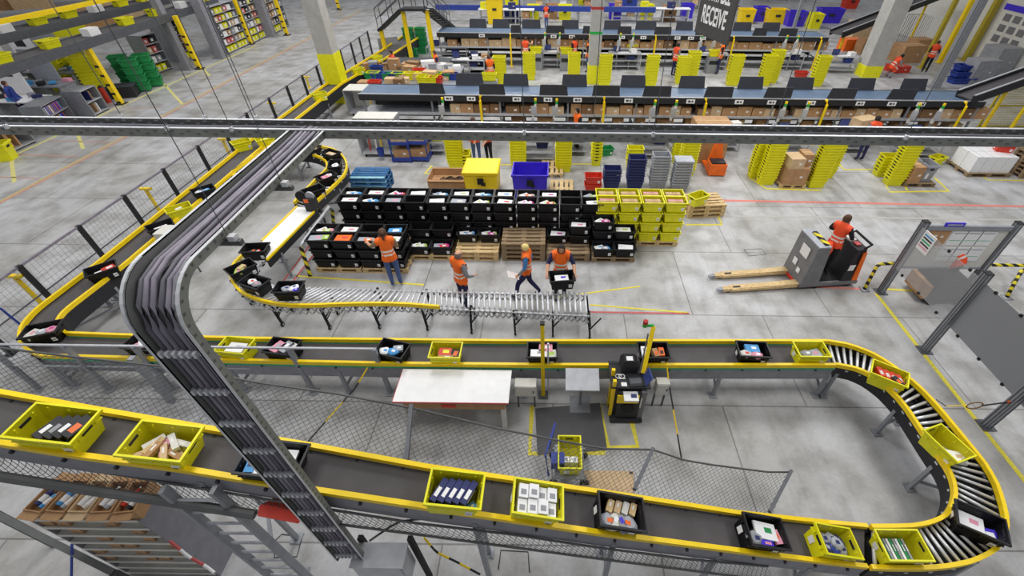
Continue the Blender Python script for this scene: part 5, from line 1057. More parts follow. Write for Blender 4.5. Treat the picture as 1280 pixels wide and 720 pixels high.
for i, (a, c_, w, nm) in enumerate(((668, 205, 1.5, 'behind the first two near yellow stacks'), (720, 196, 1.0, 'left of the green tote'), (812, 200, 1.7, 'behind the dark blue totes'), (541, 195, 1.1, 'behind the stack of the jeans worker'), (905, 190, 1.2, 'behind the orange pallet jack'),
                                    (985, 197, 1.4, 'behind the boxed pallet'), (1060, 192, 1.4, 'left of the striped tape totes'), (1148, 200, 1.5, 'behind the grey crate'))):
    ptable(a, c_, w, nm, True, i)
for i, (a, c_, w, nm) in enumerate(((583, 97, 2.2, 'behind the left near screens'), (600, 96, 1.2, 'left of the vest worker'), (693, 86, 1.7, 'between first and second far yellow stacks'), (780, 88, 1.9, 'right of the centre column'), (886, 88, 2.0, 'between far yellow stacks in the middle'), (985, 88, 1.5, 'by the orange crate'), (1050, 92, 1.7, 'left of the thick column'), (560, 80, 2.5, 'beside the green crates'))):
    ptable(a, c_, w, nm, True, 10+i)
for k, (px, py, n, nm) in enumerate(((626, 104, 8, 'beside the far vest worker'), (662, 99, 8, 'in the second far bay'), (717, 99, 8, 'left of the centre column'), (755, 106, 9, 'right behind the centre column'), (812, 107, 9, 'right of the centre column'), (850, 104, 8, 'pair, left one'), (862, 101, 9, 'pair, right one'), (914, 106, 9, 'below the hanging sign'), (953, 106, 9, 'right of the hanging sign, left one'), (962, 103, 10, 'right of the hanging sign, right one'), (1018, 107, 9, 'left of the thick column'))):
    p = W(px, py, 0)
    for j in range(n): tote('yellow', (p.x, p.y, j*.15), (0, 0, 0), 'yellow tote, %s from floor, far stack %s' % (nth(j), nm), 'far yellow totes '+nm, sc=(1.15, 1.15, 1), parts=False)
for k, (px, py, nm) in enumerate(((670, 72, 'far end behind first far worker'), (707, 74, 'second'), (904, 70, 'third'))): pass
for k, (px, py, kd, nm) in enumerate(((1000, 96, 'red', 'orange red crate by the far right yellow stack'), (790, 62, 'yellow', 'yellow tote under the far line beside the column'), (670, 66, 'yellow', 'yellow tote held up at the far line'), (708, 67, 'yellow', 'yellow tote on the far line edge'), (893, 70, 'yellow', 'yellow tote on the far line below the sign'), (612, 100, 'yellow', 'yellow tote near the far vest worker'))):
    p = W(px, py, .9 if k else 0); tote(kd, (p.x, p.y, .9 if k else 0), (0, 0, 0), nm, sc=(1.2, 1, 1), parts=False)
    if k: b = MB(); b.box((0, 0, .44), (.75, .5, .88), 'steel'); b.box((0, -.255, .6), (.6, .01, .2), 'dark'); tag(b.build('equipment_cart', None, (p.x, p.y, 0)), 'grey cart carrying the '+nm, 'cart')
# bulk bins, third row
for k, (px, py, m, w, nm) in enumerate(((620, 27, 'rail_yellow', 1.3, 'tall yellow bin with a black mark, third row at left'), (667, 22, 'yellow', 1.0, 'yellow bin in the third row behind the far line'), (768, 21, 'purple', 1.1, 'violet bin in the third row right of the centre column'), (807, 21, 'yellow', 1.1, 'yellow bin in the third row, middle'), (857, 20, 'purple', 1.0, 'violet bin left of the hanging sign'),
                                       (930, 27, 'rail_yellow', 1.2, 'yellow bin just right of the hanging sign'), (948, 24, 'purple', 1.1, 'violet bin between two yellow bins'), (967, 27, 'rail_yellow', 1.6, 'wide yellow bin with a striped carton'), (991, 30, 'purple', 1.5, 'violet bin left of the grey hall posts'), (1033, 26, 'purple', 2.0, 'large violet bin by the climbing black conveyor'), (1015, 33, 'yellow', .9, 'tall yellow stack bin beside the large violet bin'),
                                       (706, 22, 'yellow', 1.1, 'third row yellow bin with blue band'), (640, 24, 'blue', 1.2, 'blue bin in the third row'), (690, 21, 'card', 1.0, 'brown pallet box in the third row'), (835, 23, 'card', 1.1, 'brown pallet box left of the violet bin'), (785, 8, 'blue', 1.6, 'blue bin in the rearmost row'), (730, 8, 'yellow', 1.2, 'yellow bin in the rearmost row'), (640, 6, 'yellow', 1.3, 'yellow bin rearmost at left'), (1060, 8, 'red', 1.3, 'dark red bin in the rearmost row'), (880, 5, 'yellow', 1.5, 'rearmost yellow bin behind the hanging sign'))):
    p = W(px, py+2, 0); root = empty('bulk_bin', (p.x, p.y, 0)); tag(root, nm, 'bin'); h_ = 1.0 if k else 1.7; b = MB(); b.rings([rect(w*.88, .85, 0), rect(w, 1, h_), rect(w*1.05, 1.05, h_), rect(w*1.05, 1.05, h_+.06), rect(w*.92, .92, h_+.06), rect(w*.82, .78, .2)], m); b.build('bin_body', root)
    b = MB(); b.box((0, -.53, h_*.62), (w*.25, .06, .16), 'dark'); b.build('latch', root)
# long white benches in third row
for px, py, w, nm in ((632, 34, 4.5, 'left white bench in the third row'), (815, 32, 6.5, 'middle white bench in the third row'), (700, 17, 7, 'white bench behind the third row bins'), (890, 15, 6, 'rear white bench below the sign'), (760, 3, 8, 'rearmost white bench near the column top'), (980, 4, 6, 'rearmost white bench at right')):
    p = W(px, py, 0); root = empty('white_bench', (p.x, p.y+1.5, 0)); tag(root, nm, 'bench'); b = MB(); b.box((0, 0, 1.0), (w, .8, .06), 'white'); b.build('top', root)
    for i in range(4): b = MB(); b.box((-w/2+.1+i*(w-.2)/3, 0, .48), (.08, .7, .96), 'alu'); b.build('leg', root)
    b = MB(); b.box((0, 0, .4), (w-.2, .7, .04), 'alu'); b.build('shelf', root)
    for i in range(int(w/1.1)): cbox((p.x-w/2+.5+i*1.1, p.y+1.5, (1.032, .422)[i % 2]), (.6, .5, .45), .1*(i % 3-1), 'carton %s from the left on the %s' % (ORD[i], nm), ('card', 'card_light', 'yellow', 'white', 'navy')[(i+px) % 5])
# ------------------------------------------------------------------ left part of the receive area
for k, (px, py, n) in enumerate(((515, 67, 5), (530, 67, 5), (517, 74, 2))):
    p = W(px, py, 0)
    for j in range(n): tote('green', (p.x, p.y, .302*j), (0, 0, 0), 'green crate, %s from floor, %s green stack' % (ORD[j], ('left', 'right', 'short front')[k]), 'stacked green crates', sc=(1.15, 1.2, 1.0), parts=False)
def crateat(kd, px, py, z, rz, nm, sc=None): p = W(px, py, z); tote(kd, (p.x, p.y, z), (0, 0, rz), nm, sc=sc, parts=False)
def bench(px0, px1, py, h, d, nm, m='alu'):
    a = W(px0, py, h); c_ = W(px1, py, h); w = c_.x-a.x; root = empty('sorting_bench', ((a.x+c_.x)/2, a.y+d/2, 0)); tag(root, nm, 'bench'); b = MB(); b.box((0, 0, h-.03), (w, d, .06), m); b.build('top', root)
    for i in range(3): b = MB(); b.box((-w/2+.08+i*(w-.16)/2, 0, (h-.06)/2), (.08, d-.1, h-.06), 'steel_dark'); b.build('leg', root)
    return a.x, c_.x, a.y, h, d
x0, x1, y_, h_, d_ = bench(452, 572, 106, .95, 1.1, 'cluttered sorting bench left of the near receive line', 'steel')
rr = random.Random(9)
clutter = [('yellow', 468, 92), ('red', 470, 103), ('card', 497, 94), ('card_light', 492, 101), ('card_dark', 500, 103), ('red', 525, 88), ('yellow', 530, 98), ('yellow', 540, 98), ('red', 546, 98), ('card', 562, 92), ('card_light', 538, 88), ('card', 513, 84), ('card_light', 506, 98), ('royal', 472, 84), ('card', 458, 100)]+[(('card', 'card_light', 'white', 'royal', 'card_dark', 'yellow', 'grey_tote', 'green')[k % 8], 462+(k*29) % 108, 80+(k*13) % 26) for k in range(34)]
for i, (kd, px, py) in enumerate(clutter):
    z = .952; p = W(px, py+6, z); y = min(max(p.y, y_+.2), y_+d_-.2) if False else p.y
    if kd in TP: crateat(kd, px, py+6, z+(.0), rr.uniform(-.2, .2), '%s crate on cluttered benches %s' % (kd, ('beside parcels', 'in front', 'by the shelf', 'near the left end')[i % 4]))
    else: cbox((p.x, p.y, z), (rr.uniform(.4, .7), rr.uniform(.35, .5), rr.uniform(.15, .5)), rr.uniform(-.3, .3), '%s carton on the cluttered sorting benches' % {'card': 'brown', 'card_light': 'light brown', 'card_dark': 'dark brown', 'white': 'white', 'grey_tote': 'grey'}[kd], kd)
bench(462, 575, 92, .95, 1.6, 'second cluttered sorting bench behind the first', 'steel'); bench(478, 560, 80, .95, 1.4, 'small sorting bench by the green crates', 'steel_dark')
# open white rack above left of line 1 and trolley below tray
def wrack(px, py, w, d, h, nm, topm='offwhite', inner=()):
    p = W(px, py, 0); root = empty('tool_trolley', (p.x, p.y+d/2, 0)); tag(root, nm, 'trolley'); b = MB(); b.box((0, 0, h), (w, d, .04), topm); b.build('top', root)
    b = MB(); b.box((0, 0, .15), (w, d, .04), 'alu'); b.build('base', root)
    for sx in (-1, 1): b = MB(); b.box((sx*w/2, 0, h/2+.07), (.03, d, h-.14), 'grey_tote'); b.build('side', root)
    b = MB(); b.box((0, d/2, h/2), (w, .02, h-.1), 'offwhite'); b.build('back', root)
    for sx in (-1, 1):
        for sy in (-1, 1): b = MB(); b.tube([(sx*w*.42-.02, sy*d*.4, .06), (sx*w*.42+.02, sy*d*.4, .06)], .06, 'rubber', 8); b.build('wheel', root)
    for i, (m, x) in enumerate(inner): b = MB(); b.tube([(0, 0, 0), (.05, .1, h*.72)], .03, m, 6); b.box((.05, .1, h*.72), (.14, .08, .08), m); tag(b.build('cleaning_tool', None, (p.x+x, p.y+d*.4, .18)), '%s handled tool leaning in the grey trolley' % {'rail_yellow': 'yellow', 'red': 'red', 'green': 'green', 'white': 'white'}[m], 'tool')
wrack(478, 197, 1.5, .7, 1.5, 'open grey tool trolley below the overhead tray at left', 'offwhite', (('red', -.5), ('rail_yellow', -.05), ('green', .3), ('white', -.25), ('green', .5)))
p = W(477, 194, .2); b = MB(); b.rings([[(.14*s*math.cos(t), .14*s*math.sin(t), z) for t in [i*math.pi/6 for i in range(12)]] for s, z in ((.75, 0), (1, .3), (.9, .3), (.7, .04))], 'blue'); tag(b.build('bucket', None, (p.x, p.y, .172)), 'blue bucket in the open grey tool trolley', 'bucket')
wrack(463, 146, 1.9, .9, 1.15, 'white topped storage trolley left of the near receive line', 'offwhite', (('rail_yellow', .0),))
for i, (px, py) in enumerate(((503, 204), (524, 203))):
    p = W(px, py, 0); root = empty('parcel_cart', (p.x, p.y+.4, 0)); tag(root, 'blue shelf cart stacked with parcels, %s one under the tray' % ('left', 'right')[i], 'cart'); b = MB(); b.box((0, 0, .12), (.75, .75, .12), 'blue'); b.box((0, 0, .75), (.75, .75, .1), 'blue'); b.build('decks', root)
    b = MB()
    for sx in (-1, 1):
        for sy in (-1, 1): b.beam((sx*.35, sy*.35, 0), (sx*.35, sy*.35, 1.0), .04, .04, 'blue')
    b.build('frame', root)
    for j, (z, m, nm) in enumerate(((.185, 'card', 'lower'), (.805, 'card_light', 'upper'))): cbox((p.x, p.y+.4, z), (.6, .62, .3), .03, 'brown parcel on the %s deck of the %s blue cart' % (nm, ('left', 'right')[i]), m)
# grey waste bin & roller table
p = W(641, 215, 0)
# partition wall and roller chute
b = MB(); b.hexa([(0, 0, 0), (1.0, .7, 0), (1.0, .74, 0), (0, .04, 0)], [(0, 0, 1.3), (1.0, .7, 1.3), (1.0, .74, 1.3), (0, .04, 1.3)], 'grey_tote'); tag(b.build('grey_screen', None, W(478, 78, 0)), 'plain grey standing screen beside the purple shirt worker', 'screen')
# stairs and footbridge over the fence conveyor
def bridge():
    a = W(476, 37, 1.9); c_ = W(503, 11, 3.0); d = W(533, 11, 3.0); e = W(562, 34, 1.5); root = empty('footbridge', (c_.x, c_.y, 0)); tag(root, 'dark steel footbridge with railings climbing over the fence conveyor', 'footbridge'); o_ = Vector((c_.x, c_.y, 0))
    a1, c1, d1, e1 = a-o_, c_-o_, d-o_, e-o_
    for nm, p, q in (('ramp', a1, c1), ('deck', c1, d1), ('stair_flight', d1, e1)):
        b = MB(); b.beam(p, q, .8, .12, 'dark')
        if nm == 'stair_flight':
            for i in range(8): w = p.lerp(q, (i+.5)/8); b.box((w.x, w.y, w.z+.08), (.3, .8, .03), 'alu')
        b.build(nm, root)
    for dy in (-.4, .4):
        b = MB(); P = [a1, c1, d1, e1]
        for z in (.5, 1.0): b.tube([v+Vector((0, dy, z+.1)) for v in P], .025, 'steel_dark', 6)
        for u, v in zip(P, P[1:]):
            n = max(2, int((v-u).length/1.3))
            for i in range(n+1): w = u.lerp(v, i/n)+Vector((0, dy, .1)); b.beam(w, w+Vector((0, 0, 1.0)), .035, .035, 'steel_dark')
        b.build('railing', root)
    for q in (c1, d1, a1): b = MB(); b.beam((q.x, q.y, 0), (q.x, q.y, q.z-.05), .2, .2, 'rail_yellow'); b.build('yellow_leg', root)
    b = MB(); b.beam((e1.x, e1.y, 0), (e1.x, e1.y, e1.z), .12, .12, 'dark'); b.build('stair_foot', root)
bridge()
b = MB(); b.beam((0, 0, 0), (18, 0, 0), .3, .35, 'blue'); 
for i in range(4): b.beam((.5+5.6*i, 0, 0), (.5+5.6*i, 0, -1.0), .2, .2, 'steel')
p = W(545, 9, 1.0); tag(b.build('blue_conveyor', None, (p.x, p.y, 1.0)), 'long blue conveyor beam far behind the footbridge', 'conveyor')
# hanging sign
sa, sb = W(868, 40, 4.6), W(908, 57, 4.6); dS = (sb-sa).normalized(); Ls = (sb-sa).length; rzs = math.atan2(dS.y, dS.x)
sg = empty('hanging_sign', (sa.x, sa.y, 4.6), rzs); tag(sg, 'dark hanging sign with bold white words sortable receive', 'sign'); sg['label'] = 'dark grey hanging sign with bold white lettering above the receive lines'
b = MB(); b.box((Ls/2, .03, 1.3), (Ls, .06, 2.6), 'sign'); b.build('board', sg)
def text(s, size, loc, parent):
    cu = bpy.data.curves.new('text', 'FONT'); cu.body = s; cu.size = size; cu.extrude = .006; cu.offset = .012; o = bpy.data.objects.new('tmp', cu); C.objects.link(o); dg = bpy.context.evaluated_depsgraph_get(); dg.update()
    me = bpy.data.meshes.new_from_object(o.evaluated_get(dg)); bpy.data.objects.remove(o); me.materials.clear(); me.materials.append(MATS['white'])
    w = max(v.co.x for v in me.vertices); q = bpy.data.objects.new('lettering', me); C.objects.link(q); q.parent = parent; q.location = loc; q.rotation_euler = (math.pi/2, 0, 0); return q, w
q, w = text('RECEIVE', .62, (.25, -.012, .34), sg); q.scale = ((Ls-.5)/w, 1.0, 1); q, w = text('SORTABLE', .62, (.25, -.012, .92), sg); q.scale = ((Ls-.5)/w, 1.0, 1)
for x in (.2, Ls-.2): b = MB(); b.tube([(x, .03, 2.6), (x, .03, 7)], .01, 'steel_dark', 5); b.build('cable', sg)
# orange pallet jack and tall brown cart
p = W(895, 220, 0); root = empty('hand_pallet_jack', (p.x, p.y, 0)); tag(root, 'orange electric pallet jack parked in front of a tall brown box', 'pallet jack')
b = MB(); b.box((0, .2, .25), (.6, .5, .42), 'orange'); b.box((0, .2, .48), (.5, .4, .06), 'dark'); b.build('power_unit', root); b = MB(); b.hexa([(-.25, .45, .4), (.25, .45, .4), (.25, .6, .4), (-.25, .6, .4)], [(-.12, .5, 1.2), (.12, .5, 1.2), (.12, .6, 1.2), (-.12, .6, 1.2)], 'orange'); b.box((0, .55, 1.25), (.4, .1, .1), 'orange'); b.build('tiller', root)
for s in (-1, 1): b = MB(); b.box((s*.2, 1.1, .1), (.16, 1.2, .07), 'orange'); b.build('fork', root)
b = MB(); b.tube([(-.1, .15, .1), (.1, .15, .1)], .1, 'rubber', 12); b.build('wheel', root)
cbox((p.x-.1, p.y+1.5, 0), (1.3, .9, 1.5), 0, 'tall brown pallet box behind the orange pallet jack', 'card')
# far workers
def worker(px, py, h, rz, lab, **k):
    p = W(px, py, h); return person((p.x, p.y, 0), rz, lab, **k)
worker(597, 204, 0, .2, 'worker in orange vest and blue jeans standing at the near line, seen from behind', legs='denim', top='black_cloth', vest='vest_red')
worker(612, 172+30, 0, 2.6, 'worker in black shirt bending beside the jeans wearing worker', J=dict(chest=(0, .12, 1.25), nb=(0, .22, 1.36), neck=(0, .26, 1.42), head=(0, .33, 1.5), crown=(0, .36, 1.59), lsh=(-.18, .2, 1.32), rsh=(.18, .2, 1.32), lel=(-.24, .3, 1.05), rel=(.24, .3, 1.05), lwr=(-.2, .5, .9), rwr=(.2, .5, .9), lha=(-.2, .58, .86), rha=(.2, .58, .86)), legs='black_cloth', top='black_cloth', vest='vest_red')
worker(722, 148, 1.35, 2.0, 'dark haired worker at the near line reading a paper', hair='hair_dark', top='black_cloth', legs='black_cloth')
worker(1095, 155, 1.45, 0, 'worker seen from behind beside slanted carton at the near line', hair='hair_dark', top='grey_cloth', legs='navy_cloth', vest='vest_red')
worker(612, 82, 1.25, .5, 'worker in orange vest walking behind the left near screens', top='black_cloth', legs='black_cloth')
worker(657, 57, 1.3, -.4, 'worker lifting a carton at the far line, left of the column', J=dict(rel=(.3, .2, 1.35), rwr=(.22, .42, 1.45), rha=(.2, .5, 1.47)), vest='vest_red', top='tan_cloth')
worker(718, 57, 1.3, .9, 'worker with dark hair packing at the far line', vest='vest_red', hair='hair_dark', top='black_cloth', legs='navy_cloth')
worker(736, 60, 1.3, 1.2, 'worker half hidden by the concrete column', vest='vest', top='black_cloth')
worker(683, 13, 1.3, 2.6, 'worker in black and orange vest at the third row', vest='vest_red', top='black_cloth')
worker(846, 65, 1.3, -1.0, 'worker leaning over goods at the far line below the sign', vest='vest_red', hair='hair_dark', legs='navy_cloth')
worker(903, 62, 1.3, 1.3, 'worker behind the foot of the hanging sign', vest='vest', hair='hair_dark', top='black_cloth', legs='navy_cloth')
worker(491, 76, 1.25, 2.4, 'worker in violet shirt and pink vest beside the grey screen', vest='vest_red', sleeve='purple', top='purple', hair='hair_dark', stripes=())
worker(545, 76, 1.25, 2.0, 'worker in orange vest behind the cluttered benches', vest='vest', top='navy_cloth')
worker(1107, 97, 0, -1.4, 'crouching worker in orange vest near the thick column', vest='vest_red', hair='hair_dark', legs='grey_cloth',
       J=dict(pelvis=(0, 0, .6), waist=(0, .1, .74), chest=(0, .22, .9), nb=(0, .32, 1.02), neck=(0, .38, 1.07), head=(0, .45, 1.14), crown=(0, .48, 1.24), lsh=(-.18, .3, .98), rsh=(.18, .3, .98), lel=(-.24, .42, .74), rel=(.24, .42, .74), lwr=(-.2, .6, .65), rwr=(.2, .6, .65), lha=(-.2, .68, .62), rha=(.2, .68, .62), lhi=(-.09, 0, .57), rhi=(.09, 0, .57), lkn=(-.14, .35, .5), rkn=(.14, .35, .5), lan=(-.12, .05, .1), ran=(.12, .05, .1), lto=(-.12, .2, .045), rto=(.12, .2, .045)))
worker(1170, 60, 1.35, -.5, 'worker in black trousers and orange vest by the yellow hall posts', vest='vest_red', top='black_cloth', legs='black_cloth')
worker(15, 118, 1.2, -1.2, 'person in blue jacket leaning over the desk at the far left', vest=None, top='blue', sleeve='blue', arm='blue', legs='navy_cloth', hair='hair_brown')
# ------------------------------------------------------------------ right back corner
def beamat(p, q, w, h, m, name, lab, cat, parts=()):
    b = MB(); b.beam((0, 0, 0), q-p, w, h, m)
    o = b.build(name, None, p); tag(o, lab, cat); return o
# climbing black conveyors
def climb(pa, ha, pb, hb_, w, nm):
    a = W(*pa, ha); c_ = W(*pb, hb_); root = empty('climbing_conveyor', (a.x, a.y, 0)); tag(root, nm, 'conveyor'); o_ = Vector((a.x, a.y, 0)); d = (c_-a); s = Vector((d.y, -d.x, 0)).normalized()*(w/2)
    b = MB(); b.beam(a-o_, c_-o_, w, .06, 'belt'); b.build('belt', root)
    for k in (-1, 1): b = MB(); b.beam(a-o_+s*k, c_-o_+s*k, .06, .34, 'dark'); b.beam(a-o_+s*k+Vector((0, 0, .19)), c_-o_+s*k+Vector((0, 0, .19)), .07, .03, 'alu'); b.build('side_guard', root)
    for t in (.1, .5, .9): q = a.lerp(c_, t)-o_; b = MB(); b.beam((q.x, q.y, 0), (q.x, q.y, q.z-.1), .1, .1, 'rail_yellow'); b.build('leg', root)
climb((1205, 122), 1.8, (1330, 78), 2.9, .7, 'black conveyor climbing out of the near line at the right edge')
climb((1045, 42), 1.5, (1175, -8), 3.2, .9, 'black conveyor climbing behind the thick column')
# yellow framed mesh enclosure
a = W(1222, 160, 0); root = empty('mesh_enclosure', (a.x, a.y, 0)); tag(root, 'yellow framed wire mesh enclosure at the right edge below the climbing conveyor', 'fence')
for i in range(5):
    b = MB(); b.beam((i*1.5, 0, 0), (i*1.5, 0, 2.0), .08, .08, 'mesh_yellow'); b.build('post', root)
b = MB()
for z in (.1, 1.0, 1.95): b.box((3, 0, z), (6, .05, .06), 'mesh_yellow')
b.build('rails', root); b = MB(); 
for i in range(90): b.box((i/15, 0, 1.0), (.012, .008, 1.9), 'mesh_yellow')
for k in range(19): b.box((3, 0, .1+k*.1), (6, .008, .01), 'mesh_yellow')
b.build('wire_mesh', root)
b = MB(); b.box((0, 0, 0), (.5, .02, .3), 'white'); b.box((0, -.012, 0), (.3, .004, .1), 'navy'); tag(b.build('notice_plate', None, (a.x+2.0, a.y-.06, 1.35), (0, .5, 0)), 'tilted white notice plate on the yellow mesh enclosure', 'sign')
# grey hall posts and yellow posts at right
for (xa, ya, xb, yb2, m, w, nm) in ((1215, 0, 1168, 110, 'steel', .35, 'thick grey steel post leaning into view behind the near line'), (1192, 0, 1152, 85, 'mesh_yellow', .22, 'left yellow post beside the orange vest worker'), (1210, 2, 1174, 78, 'rail_yellow', .22, 'right yellow post beside the orange vest worker'), (1246, 0, 1206, 75, 'mesh_yellow', .3, 'yellow corner post of the white wall'), (1002, 0, 984, 60, 'steel', .18, 'thin grey post near the violet bins')):
    p = W(xb, yb2, 0); b = MB(); b.beam((0, 0, 0), (0, 0, 6.5), w, w, m); b.box((0, 0, .02), (w*2, w*2, .04), m); tag(b.build('hall_post', None, (p.x, p.y, 0)), nm, 'post')
a = W(1222, 92, 0); b = MB(); b.box((0, 0, 2.2), (.3, 14, 4.4), 'offwhite')
o = b.build('wall_right', None, (a.x+1.8, a.y+4.5, 0)); st(o)
for i in range(3):
    for k in range(3):
        b = MB(); b.box((0, 0, 0), (.02, .5, .35), 'truck_grey'); tag(b.build('wall_sheet', None, (a.x+1.8-.17, a.y+.6+.75*i, 2.6-.55*k)), 'grey sheet on the white wall, row %s from top, %s from near end' % (ORD[k], ORD[i]), 'sheet')
b = MB(); b.box((0, 0, 0), (.02, 2.6, .3), 'purple'); tag(b.build('wall_banner', None, (a.x+1.8-.17, a.y+1.4, 3.1)), 'violet banner strip on the white wall above grey sheets', 'banner')
for k in range(6): p = W(1197+(k % 2)*9, 105-(k//2)*1, 0); tote('royal', (p.x+(k % 2)*.1, p.y+.2, .302*(k//2)), (0, 0, .1), 'blue crate, %s from floor, %s blue stack by the grey post' % (ORD[k//2], ('left', 'right')[k % 2]), 'blue crates by the grey post', sc=(1.5, 1.5, 1.0), parts=False)
for k, (px, py, m, d) in enumerate(((1128, 72, 'card', (1.5, 1.2, 1.0)), (1145, 60, 'card', (1.2, 1, .8)), (1120, 85, 'red', (1.1, .8, .35)), (1165, 40, 'card_light', (2.5, 1.2, .9)), (1185, 28, 'card', (2.8, 1.4, 1.0)), (1200, 50, 'card_light', (2.0, 1.2, 1.0)), (1150, 24, 'card', (3.0, 1.3, 1.2)), (1060, 58, 'orange', (1.3, .8, .7)), (1080, 62, 'card', (1.2, .8, .9)), (1070, 42, 'card_light', (1.5, 1, 1.1)), (1236, 88, 'grey_tote', (1.4, 1.2, 1.5)), (1215, 98, 'grey_tote', (1.4, .9, 1.2)))):
    p = W(px, py+4, 0); cbox((p.x, p.y, 0), d, .15, '%s %s in the right back corner, %s' % ({'card': 'brown', 'card_light': 'pale brown', 'red': 'dark red', 'orange': 'orange', 'grey_tote': 'grey'}[m], 'goods box', ('beside the crouching worker', 'behind the wire cart', 'right of the crouching worker', 'behind the yellow posts', 'farther behind the yellow posts', 'by the white wall', 'below the climbing conveyor', 'left of the thick column', 'left of the column base', 'under the black climbing conveyor', 'by the white wall corner', 'with a scratched front')[k]), m)
# wire roll cage
p = W(1132, 60, 0); root = empty('roll_cage', (p.x, p.y, 0)); tag(root, 'tall wire roll cage right of the thick column', 'cage'); b = MB(); b.box((0, 0, .15), (1.2, .8, .06), 'steel'); b.build('base', root); b = MB()
for i in range(9): b.tube([(-.6+.15*i, .4, .15), (-.6+.15*i, .4, 2.0)], .02, 'alu', 5)
for s in (-.6, .6):
    for i in range(5): b.tube([(s, -.4+.2*i, .15), (s, -.4+.2*i, 2.0)], .02, 'alu', 5)
b.tube([(-.6, .4, 2.0), (.6, .4, 2.0)], .025, 'alu', 5); b.build('wire_sides', root)
# ================================================================== FAR LEFT PICK AREA
def overhead(pa, pb, h, w, m, nm, name='overhead_conveyor', rails='steel', drop=.35, cat='conveyor', n=0):
    a = W(*pa, h); c_ = W(*pb, h); root = empty(name, (a.x, a.y, 0)); tag(root, nm, cat); o_ = Vector((a.x, a.y, 0)); d = c_-a; s = Vector((d.y, -d.x, 0)).normalized()*(w/2)
    b = MB(); b.beam(a-o_, c_-o_, w, .08, 'belt' if m != 'rail_yellow' else m); b.build('belt', root)
    for k in (-1, 1): b = MB(); b.beam(a-o_+s*k-Vector((0, 0, drop/2-.1)), c_-o_+s*k-Vector((0, 0, drop/2-.1)), .08, drop, m); b.build('side_beam', root)
    for t in [i/max(1, n) for i in range(n+1)] if n else []: q = a.lerp(c_, t)-o_; b = MB(); b.beam((q.x, q.y, 0), (q.x, q.y, q.z-.2), .22, .22, 'steel'); b.build('leg', root)
    return a, c_
a1_, c1_ = overhead((-60, 100), (262, 0), 2.7, 1.0, 'steel_dark', 'long grey overhead conveyor over the pick desks, nearest to the aisle', drop=.35)
a2_, c2_ = overhead((-60, 57), (200, -2), 3.0, 1.0, 'steel_dark', 'second grey overhead conveyor at far left', drop=.35)
overhead((-60, 40), (160, -5), 3.6, .16, 'rail_yellow', 'thick yellow beam above the far left pick area', 'yellow_beam', drop=.16, cat='beam')
for i in range(14):
    t = .05+i*.07; q = a1_.lerp(c1_, t) if i % 2 else a2_.lerp(c2_, t)
    if i % 3 == 2: cbox((q.x, q.y, q.z+.045), (.6, .4, .3), math.pi/2, 'white carton riding the %s overhead conveyor' % ('nearest' if i % 2 else 'second'), 'white')
    else: tote('yellow', (q.x, q.y, q.z+.045), (0, 0, P2*.9), 'yellow tote riding the %s overhead conveyor at far left' % ('nearest' if i % 2 else 'second'), parts=False, sc=(1.2, 1.2, 1))
for xb, yb2, nm in ((152, 130, 'right of the yellow tote block'), (250, 86, 'right of the green boxes'), (314, 55, 'between the shelving bays'), (359, 44, 'near the aisle far end'), (424, 12, 'farthest in the aisle')):
    p = W(xb, yb2, 0); b = MB(); b.beam((0, 0, 0), (0, 0, 2.7), .2, .2, 'rail_yellow')
    for k in range(9): b.box((0, -.101, .1+k*.2), (.2, .005, .1), 'dark') if k % 2 == 0 else None
    b.box((0, 0, .02), (.4, .4, .04), 'dark'); tag(b.build('yellow_upright', None, (p.x, p.y, 0)), 'yellow upright with black bands '+nm, 'post')
for xb, yb2, w, nm in ((277, 72, .5, 'first grey steel column between shelving bays'), (236, 87, .35, 'slim grey column left of the green boxes row'), (340, 45, .5, 'second grey steel column between shelving bays')):
    p = W(xb, yb2, 0); b = MB(); b.beam((0, 0, 0), (0, 0, 6), w, w, 'frame_grey'); b.box((0, 0, .02), (w*1.5, w*1.5, .04), 'steel'); tag(b.build('steel_column', None, (p.x, p.y, 0)), nm, 'column')
